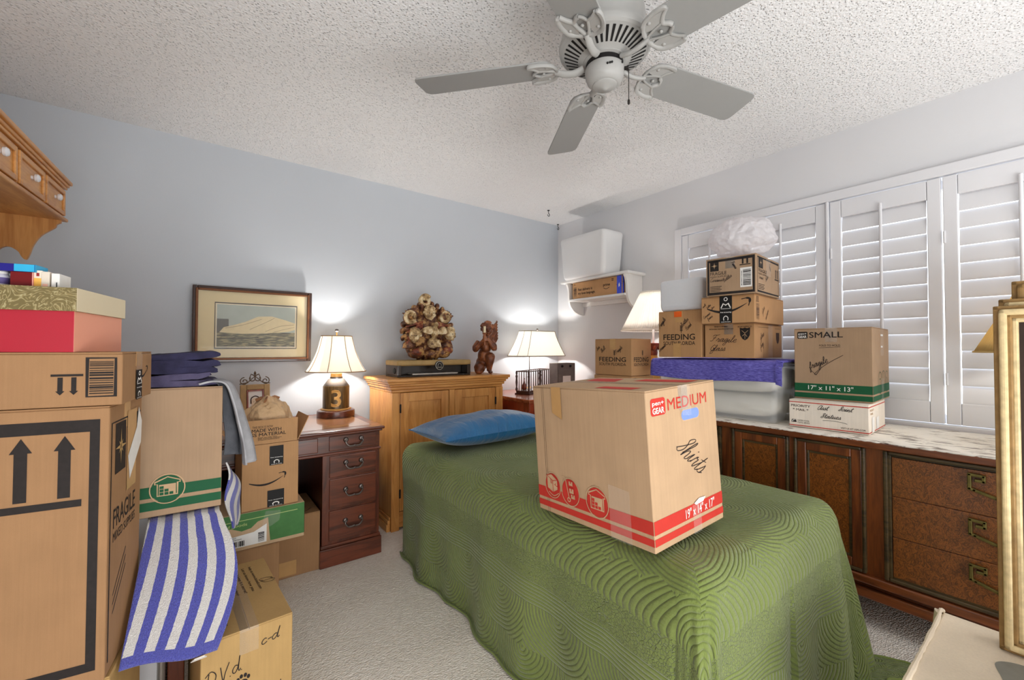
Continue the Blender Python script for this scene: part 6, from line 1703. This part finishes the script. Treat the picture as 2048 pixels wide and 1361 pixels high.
k = NT('teal blue satin'); k.b.inputs['Roughness'].default_value = .42; k.b.inputs['Sheen Weight'].default_value = .3
n1 = k.n('ShaderNodeTexNoise', i={'Vector': k.coord(), 'Scale': 4.0, 'Detail': 2.0})
k.link(k.ramp(n1.outputs[0], [(.3, rgb(0, 86, 136)), (.7, rgb(8, 104, 156))]), 'Base Color')
n2 = k.n('ShaderNodeTexNoise', i={'Vector': k.coord(scale=(3, 1, 1)), 'Scale': 9.0, 'Detail': 3.0, 'Distortion': .8}); k.bump(n2.outputs[0], .5, .02); M['teal'] = k.mat
pl = thing('pillow', 'teal blue pillow lying at the head of the green bed', 'pillow', (1.43, 2.165, .634), (0, 0, R(3)))
PWx, PWy, PHt = .41, .205, .09
def pil(side):
    def fn(u, v):
        x, y = 2*u-1, 2*v-1
        e = max(0, (1-abs(x)**2.6))**.55*max(0, (1-abs(y)**2.6))**.55
        px = x*PWx*(1-.07*(1-abs(x))*0-.06*(1-y*y)*abs(x)**3*0); py = y*PWy
        px *= 1-.05*(1-y*y); py *= 1-.09*(1-x*x)
        wr = .006*math.sin(x*26+y*7)*max(0, abs(y)-.45)*(1 if abs(x) < .9 else .3)+noise.noise(Vector((x*2.2, y*2.2, 3)))*.012
        z = PHt+side*(PHt*e*(1.0 if side > 0 else .93))+(wr*e if side > 0 else 0)
        if side < 0: z = max(z, .0)
        return (px, py, z)
    return fn
m = mb(); m.grid(pil(1), 70, 50); n0 = len(m.v)
m2 = mb(); m2.grid(pil(-1), 70, 50); m.add(m2.v, [f[::-1] for f in m2.f])
m.build('pillow_cover', M['teal'], pl, smooth=180)
seam = []
for i in range(40): seam.append((-1+2*i/40, -1))
for i in range(30): seam.append((1, -1+2*i/30))
for i in range(40): seam.append((1-2*i/40, 1))
for i in range(30): seam.append((-1, 1-2*i/30))
mb().tube([(x*PWx*(1-.05*(1-y*y)), y*PWy*(1-.09*(1-x*x)), PHt) for x, y in seam], .0035, 6, True).build('seam', M['teal'], pl)

# ------------------------------------------------------------ striped towel, cabinet and clothes
cb = thing('storage_cabinet', 'white storage cabinet glimpsed under the hem of the striped towel', 'cabinet', (-.208, 1.95, 0))
m = mb(); m.span(-.145, .13, -.17, .17, .02, .660); m.build('cabinet_body', M['trim_white'], cb, smooth=0, bevel=.004)
m = mb(); m.tube([(.137, -.168, 0), (.137, -.168, .655)], .011, 12); m.build('edge_tube', plain('satin steel tube', rgb(180, 176, 170), .3, .6), cb)
for x in (-.12, .09):
    for y in (-.14, .12): mb().span(x, x+.03, y, y+.03, 0, .02).build('foot', M['grey_metal'], cb, smooth=0)
wb = thing('wooden_stand', 'dark brown wooden stand squeezed between the white cabinet and the D.V.d box', 'stand', (-.034, 1.96, 0))
m = mb(); m.span(-.022, .022, -.17, .17, 0, .645); m.build('stand_panel', M['mahogany'], wb, smooth=0, bevel=.003)
mb().span(-.024, .024, -.172, .172, .645, .660).build('stand_top', M['mahogany_x'], wb, smooth=0, bevel=.003)
k = NT('blue and white striped terry'); k.b.inputs['Roughness'].default_value = .95; k.b.inputs['Sheen Weight'].default_value = .4
uvn = k.n('ShaderNodeTexCoord'); sp_ = k.n('ShaderNodeSeparateXYZ'); k.t.links.new(uvn.outputs['UV'], sp_.inputs[0])
wb_ = k.n('ShaderNodeTexNoise', i={'Vector': uvn.outputs['UV'], 'Scale': 90.0})
ph = k.math('FRACT', k.math('ADD', k.math('DIVIDE', sp_.outputs[0], .080), k.math('MULTIPLY', wb_.outputs[0], .06)))
hem = k.math('LESS_THAN', sp_.outputs[1], .026)
st_ = k.math('MAXIMUM', k.math('GREATER_THAN', ph, .5), hem)
tn = k.n('ShaderNodeTexNoise', i={'Vector': uvn.outputs['UV'], 'Scale': 260.0, 'Detail': 2.0})
c1 = k.ramp(tn.outputs[0], [(.3, rgb(206, 202, 200)), (.7, rgb(232, 228, 224))]); c2 = k.ramp(tn.outputs[0], [(.3, rgb(58, 60, 150)), (.7, rgb(92, 96, 192))])
mxr = k.n('ShaderNodeMix', data_type='RGBA'); k.t.links.new(st_, mxr.inputs[0]); k.t.links.new(c1, mxr.inputs[6]); k.t.links.new(c2, mxr.inputs[7])
k.link(mxr.outputs[2], 'Base Color'); k.bump(tn.outputs[0], .9, .006); M['terry'] = k.mat
tw = thing('striped_towel', 'blue and white striped beach towel hanging below the green banded box', 'towel', (0, 0, 0))
# cloth laid on the cabinet and hanging forward over the front edge
NU, NV = 70, 90; vs = []; uvs = []
Lh = .36
for j in range(NV+1):
    t_ = j/NV
    for i in range(NU+1):
        u = i/NU
        s = t_*(.50+Lh)                       # from hem upward
        if s < Lh:
            f = s/Lh
            xl = -.137+.030*f; xr = .062+.075*math.sin(min(1, f*1.15)*PI*.62)-.055*f**2
            y = 1.420+.280*f-.015*math.sin(f*PI)
            z = .372+.291*f+.035*(1-u)*(1-f)
            x = xl+(xr-xl)*u
            y += .009*math.sin(u*7+f*2)*(1-f*.5)
        else:
            q = s-Lh; x = -.107+(.074+.107)*u; y = 1.700+q; z = .6635+.006*(1-math.exp(-q*40))+.002*math.sin(u*20)
        vs.append((x, y, z)); uvs.append((u*.40-.055*(s/Lh if s < Lh else 1)+.0, s))
m = mb(); fs = [(j*(NU+1)+i, j*(NU+1)+i+1, (j+1)*(NU+1)+i+1, (j+1)*(NU+1)+i) for j in range(NV) for i in range(NU)]
m.add(vs, fs); m.build('towel_front', M['terry'], tw, smooth=180, uv=uvs, solid=.005)
# the towel's side falling behind the box edge
vs = []; uvs = []
for j in range(41):
    t_ = j/40
    for i in range(31):
        u = i/30
        z = .81-.22*t_; wdt = .012+.040*math.sin(t_*PI*.9)
        x = .090+wdt*u+.008*math.sin(t_*8)+.012*t_; y = 1.74+.14*u+.02*math.sin(u*5+t_*4)
        vs.append((x, y, z-.05*u)); uvs.append((u*.16+t_*.13, .1+t_*.4))
m = mb(); m.add(vs, [(j*31+i, j*31+i+1, (j+1)*31+i+1, (j+1)*31+i) for j in range(40) for i in range(30)])
m.build('towel_side', M['terry'], tw, smooth=180, uv=uvs, solid=.005)
m = mb().at((.022, 1.416, .372), (R(-40), 0, R(4))); m.prism([(-.018, .012), (.018, .012), (.011, -.012), (-.011, -.012)], -.001, .001); m.build('care_tag', M['label_white'], tw, smooth=0)
# clothes
def denim(name, c0, c1):
    k = NT(name); k.b.inputs['Roughness'].default_value = .95
    n1 = k.n('ShaderNodeTexNoise', i={'Vector': k.coord(), 'Scale': 18.0, 'Detail': 4.0}); k.link(k.ramp(n1.outputs[0], [(.3, c0), (.7, c1)]), 'Base Color')
    n2 = k.n('ShaderNodeTexNoise', i={'Vector': k.coord(scale=(1, 3, 3)), 'Scale': 260.0}); k.bump(n2.outputs[0], .5, .003); return k.mat
M['navy'] = denim('navy cloth', rgb(30, 28, 52), rgb(52, 50, 82)); M['plum'] = denim('plum grey cloth', rgb(62, 56, 82), rgb(92, 86, 116)); M['grey_knit'] = denim('heather grey knit', rgb(150, 150, 154), rgb(184, 184, 188))
M['dark_grey'] = denim('dark grey knit', rgb(70, 72, 78), rgb(96, 98, 104))
def folded(label, loc, w, d, h, mat, layers, seed, rz=0.0, group=None):
    t_ = thing('folded_trousers', label, 'folded clothes', loc, (0, 0, rz), group)
    for k_ in range(layers):
        hh = h/layers; z0 = k_*hh
        def fn(u, v):
            a = 2*PI*u; c, s = math.cos(a), math.sin(a)
            px = math.copysign(abs(c)**.35, c); pz = math.copysign(abs(s)**.75, s)
            y = (v-.5)*d
            nz = noise.noise(Vector((px*1.5+seed+k_, y*9, pz)))
            return (px*w/2*(1-.04*k_)+.012*nz+.010*math.sin(seed+k_*2), y+.006*nz, z0+hh/2+pz*hh*.52+.006*noise.noise(Vector((px*3, y*14, seed+k_)))+ (.010*px if k_ == layers-1 else 0))
        m = mb(); m.grid(fn, 44, 24, cu=True)
        n_ = 44; m.f.append(tuple(range(n_-1, -1, -1))); m.f.append(tuple(24*n_+i for i in range(n_))); m.fm += [0, 0]
        m.build('fold', mat, t_, smooth=50)
    return t_
folded('plum grey folded trousers, lower of the two folded on the green banded box', (-.055, 1.86, 1.0735), .235, .24, .038, M['plum'], 2, 2.0)
folded('navy folded trousers on top of the plum grey pair beside the barcode box', (-.048, 1.86, 1.1130), .235, .23, .068, M['navy'], 3, 5.0, R(2))
gs = thing('grey_shirt', 'heather grey knit shirt hanging over the side of the green banded box', 'shirt', (0, 0, 0))
path = catmull([(.020, 0, 1.078), (.060, 0, 1.086), (.092, 0, 1.075), (.112, 0, 1.02), (.128, 0, .95), (.145, 0, .87), (.152, 0, .80)], 8)
def drape(dx, y0, y1, zs, flare, seed):
    def fn(u, v):
        i = min(int(v*(len(path)-1)), len(path)-2); f_ = v*(len(path)-1)-i; p = path[i].lerp(path[i+1], f_)
        wv = .010*math.sin(u*11+seed)*v+.006*math.sin(u*23+seed*2)*v
        return (p.x+dx*v+wv+(u-.5)*(.012+.055*v), y0+(y1-y0)*(u-.5+.5)+(u-.5)*flare*v, 1.078+(p.z-1.078)*zs-.02*u*v)
    return fn
mb().grid(drape(.012, 1.715, 1.86, 1.0, .02, 1), 36, 50).build('sleeve', M['grey_knit'], gs, smooth=180, solid=.006)
mb().grid(drape(-.02, 1.78, 1.95, .72, .02, 3), 36, 50).build('shirt_body', M['grey_knit'], gs, smooth=180, solid=.006)
mb().grid(drape(-.022, 1.735, 1.80, .86, .0, 5), 20, 40).build('dark_sleeve', M['dark_grey'], gs, smooth=180, solid=.004)

# ------------------------------------------------------------ small boxes on the shoebox
rz = R(-11.4)
def on_lid(dx, dy):
    return corner_loc(-.222, 1.386, rz, dx, dy)
def small_box(name, label, cat, dx, dy, w, d, h, col, z=LIDZ, rot=0, end=None, band=None, cap=None):
    x, y = on_lid(dx, dy); t_ = thing(name, label, cat, (x, y, z), (0, 0, rz+rot))
    mats = [plain(name+' face '+label[:12], col, .35, noise_amt=.03)]
    o = mb().span(-w/2, w/2, -d/2, d/2, 0, h).build('carton_body', mats[0], t_, smooth=0, bevel=.001)
    if end:
        mb().span(w/2-.0005, w/2+.0006, -d/2, d/2, 0, h).build('end_panel', plain('end '+label[:12], end, .4), t_, smooth=0)
    if band:
        k = Ink(t_, 'front', (w, d, h))
        for (u0, v0, u1, v1), c in band:
            k.again(); k.rect(u0*w, v0*h, u1*w, v1*h); k.done('printed_band', plain('band '+str(c)+label[:8], rgb(*c), .5), 1)
    return t_
small_box('carton', 'dark red small carton under the blue carton on the shoebox lid', 'carton', -.100, .05, .036, .05, .034, rgb(112, 14, 18), end=rgb(228, 160, 150))
small_box('carton', 'blue carton with cyan end lying across the dark red carton', 'carton', -.135, .05, .115, .05, .017, rgb(34, 30, 128), z=LIDZ+.0345, end=rgb(40, 160, 206), band=[((.70, .02, .99, .98), (48, 170, 214)), ((.05, .1, .2, .35), (236, 232, 240))])
small_box('carton', 'orange and white carton beside the dark red one on the shoebox lid', 'carton', -.083, .06, .024, .06, .040, rgb(236, 224, 206), rot=.1, band=[((.0, .55, .42, .99), (226, 140, 40)), ((.45, .02, .99, .55), (238, 184, 84)), ((.6, .66, .8, .85), (150, 40, 40))])
small_box('carton', 'pale cream carton second from the end of the shoebox lid row', 'carton', -.064, .06, .014, .06, .038, rgb(226, 214, 198), rot=.05, band=[((.2, .05, .8, .25), (244, 190, 170))])
small_box('carton', 'white carton at the end of the row on the shoebox lid', 'carton', -.047, .06, .014, .06, .035, rgb(240, 238, 232), rot=.05, band=[((.6, .1, .75, .4), (60, 60, 60))])
x, y = on_lid(-.143, .045); bt = thing('pill_bottle', 'clear bottle with purple label next to the dark red carton', 'bottle', (x, y, LIDZ))
mb().lathe([(.015, 0), (.016, .003), (.016, .024), (.012, .029)], 20).build('bottle_body', plain('milky bottle', rgb(206, 204, 216), .2), bt)
mb().lathe([(.0163, .006), (.0163, .02)], 20, caps=False).build('bottle_label', plain('purple label', rgb(98, 84, 140), .5), bt)
mb().lathe([(.0125, .028), (.0125, .034)], 20).build('bottle_cap', M['ink_white'], bt)
x, y = on_lid(-.178, .04); bt = thing('pill_bottle', 'orange pill bottle beside the purple labelled bottle on the shoebox lid', 'bottle', (x, y, LIDZ))
mb().lathe([(.015, 0), (.016, .003), (.016, .026), (.013, .029)], 20).build('bottle_body', plain('orange bottle', rgb(232, 96, 52), .25), bt)
mb().lathe([(.0165, .028), (.0165, .0345)], 20).build('bottle_cap', M['ink_white'], bt)

# ------------------------------------------------------------ right foreground
D = (.60, .64, .40)
t = thing('cardboard_box', 'worn cream box with a grey crescent on top, under the gilt frames', 'box', (1.54, -.058, 0))
m = mb(); m.span(-.30, .30, -.32, .318, 0, .40); m.build('carton_body', M['kraft_cream'], t, smooth=30, bevel=.006, seg=3)
k = Ink(t, 'top', (.60, .636, .40))
def cres(pts): return [(p.x, p.y) for p in catmull([(a, b, 0) for a, b in pts], 6)]
outer = cres([(.345, .50), (.405, .515), (.440, .49), (.450, .445), (.432, .385), (.40, .345)]); inner = cres([(.40, .345), (.392, .385), (.372, .43), (.325, .435), (.25, .40)])
k.poly(outer+inner+[(.21, .40), (.24, .47)]); k.done('grey_crescent', plain('grey print', rgb(140, 138, 128), .7), 1)
m = mb()
pts = catmull([(.30, .318, .402), (.28, .320, .408), (.22, .318, .404), (.12, .318, .402), (.02, .318, .402), (-.12, .318, .402), (-.30, .318, .402)], 6)
m.tube(pts, [.006*(1+.5*noise.noise(p*30)) for p in pts], 8); m.tube(catmull([(.28, .325, .404), (.29, .33, .36), (.285, .332, .31)], 5), .012, 8, False, .5)
m.build('crushed_edge', M['kraft_cream'], t)
M['gilt'] = plain('pale gilt', rgb(214, 192, 146), .45, .1, noise_amt=.18, nscale=50, bump=.3, bscale=90)
M['gilt_dark'] = plain('dark gilt', rgb(150, 118, 72), .5, .1, noise_amt=.2, nscale=40)
def gilt_frame(label, x, y1, w, h, lean, wd, mats):
    f = thing('picture_frame', label, 'picture frame', (x, y1, .402), (0, lean, 0), 'gilt frames leaning over the cream box')
    def ring(a, b, x0, x1):
        m = mb(); m.span(x0, x1, -w+a, -a, h-b, h-a); m.span(x0, x1, -w+a, -a, a, b); m.span(x0, x1, -b, -a, a, h-a); m.span(x0, x1, -w+a, -w+b, a, h-a); return m
    ring(0, .012, -.006, .007).build('outer_moulding', mats[1], f, smooth=0, bevel=.003)
    ring(.010, .026, -.020, .007).build('middle_moulding', mats[0], f, smooth=0, bevel=.006, seg=3)
    ring(.024, .034, -.014, .007).build('cove', mats[1], f, smooth=0, bevel=.003)
    ring(.032, wd, -.010, .007).build('inner_moulding', mats[0], f, smooth=0, bevel=.004)
    mb().span(.0, .006, -w+wd-.004, -wd+.004, wd-.004, h-wd+.004).build('canvas', plain('dark canvas', rgb(52, 38, 30), .6, noise_amt=.2, nscale=8), f, smooth=0)
    return f
gilt_frame('front gilt picture frame standing on the worn cream box', 1.735, 0.138, .50, .915, R(.5), .045, (M['gilt'], M['gilt_dark']))
gilt_frame('middle gilt picture frame behind the front one on the cream box', 1.765, 0.130, .52, .935, R(.5), .045, (M['gilt'], M['gilt_dark']))
gilt_frame('tallest gilt picture frame, behind the two others on the cream box', 1.795, 0.108, .52, .985, R(.5), .045, (M['gilt_dark'], M['gilt_dark']))
bag('plastic_bag', 'white plastic bag slumped against the gilt frames at the photo edge', 'bag', (1.50, -.055, .4005), (.22, .22, .30), M['film'], 4.4, .1)
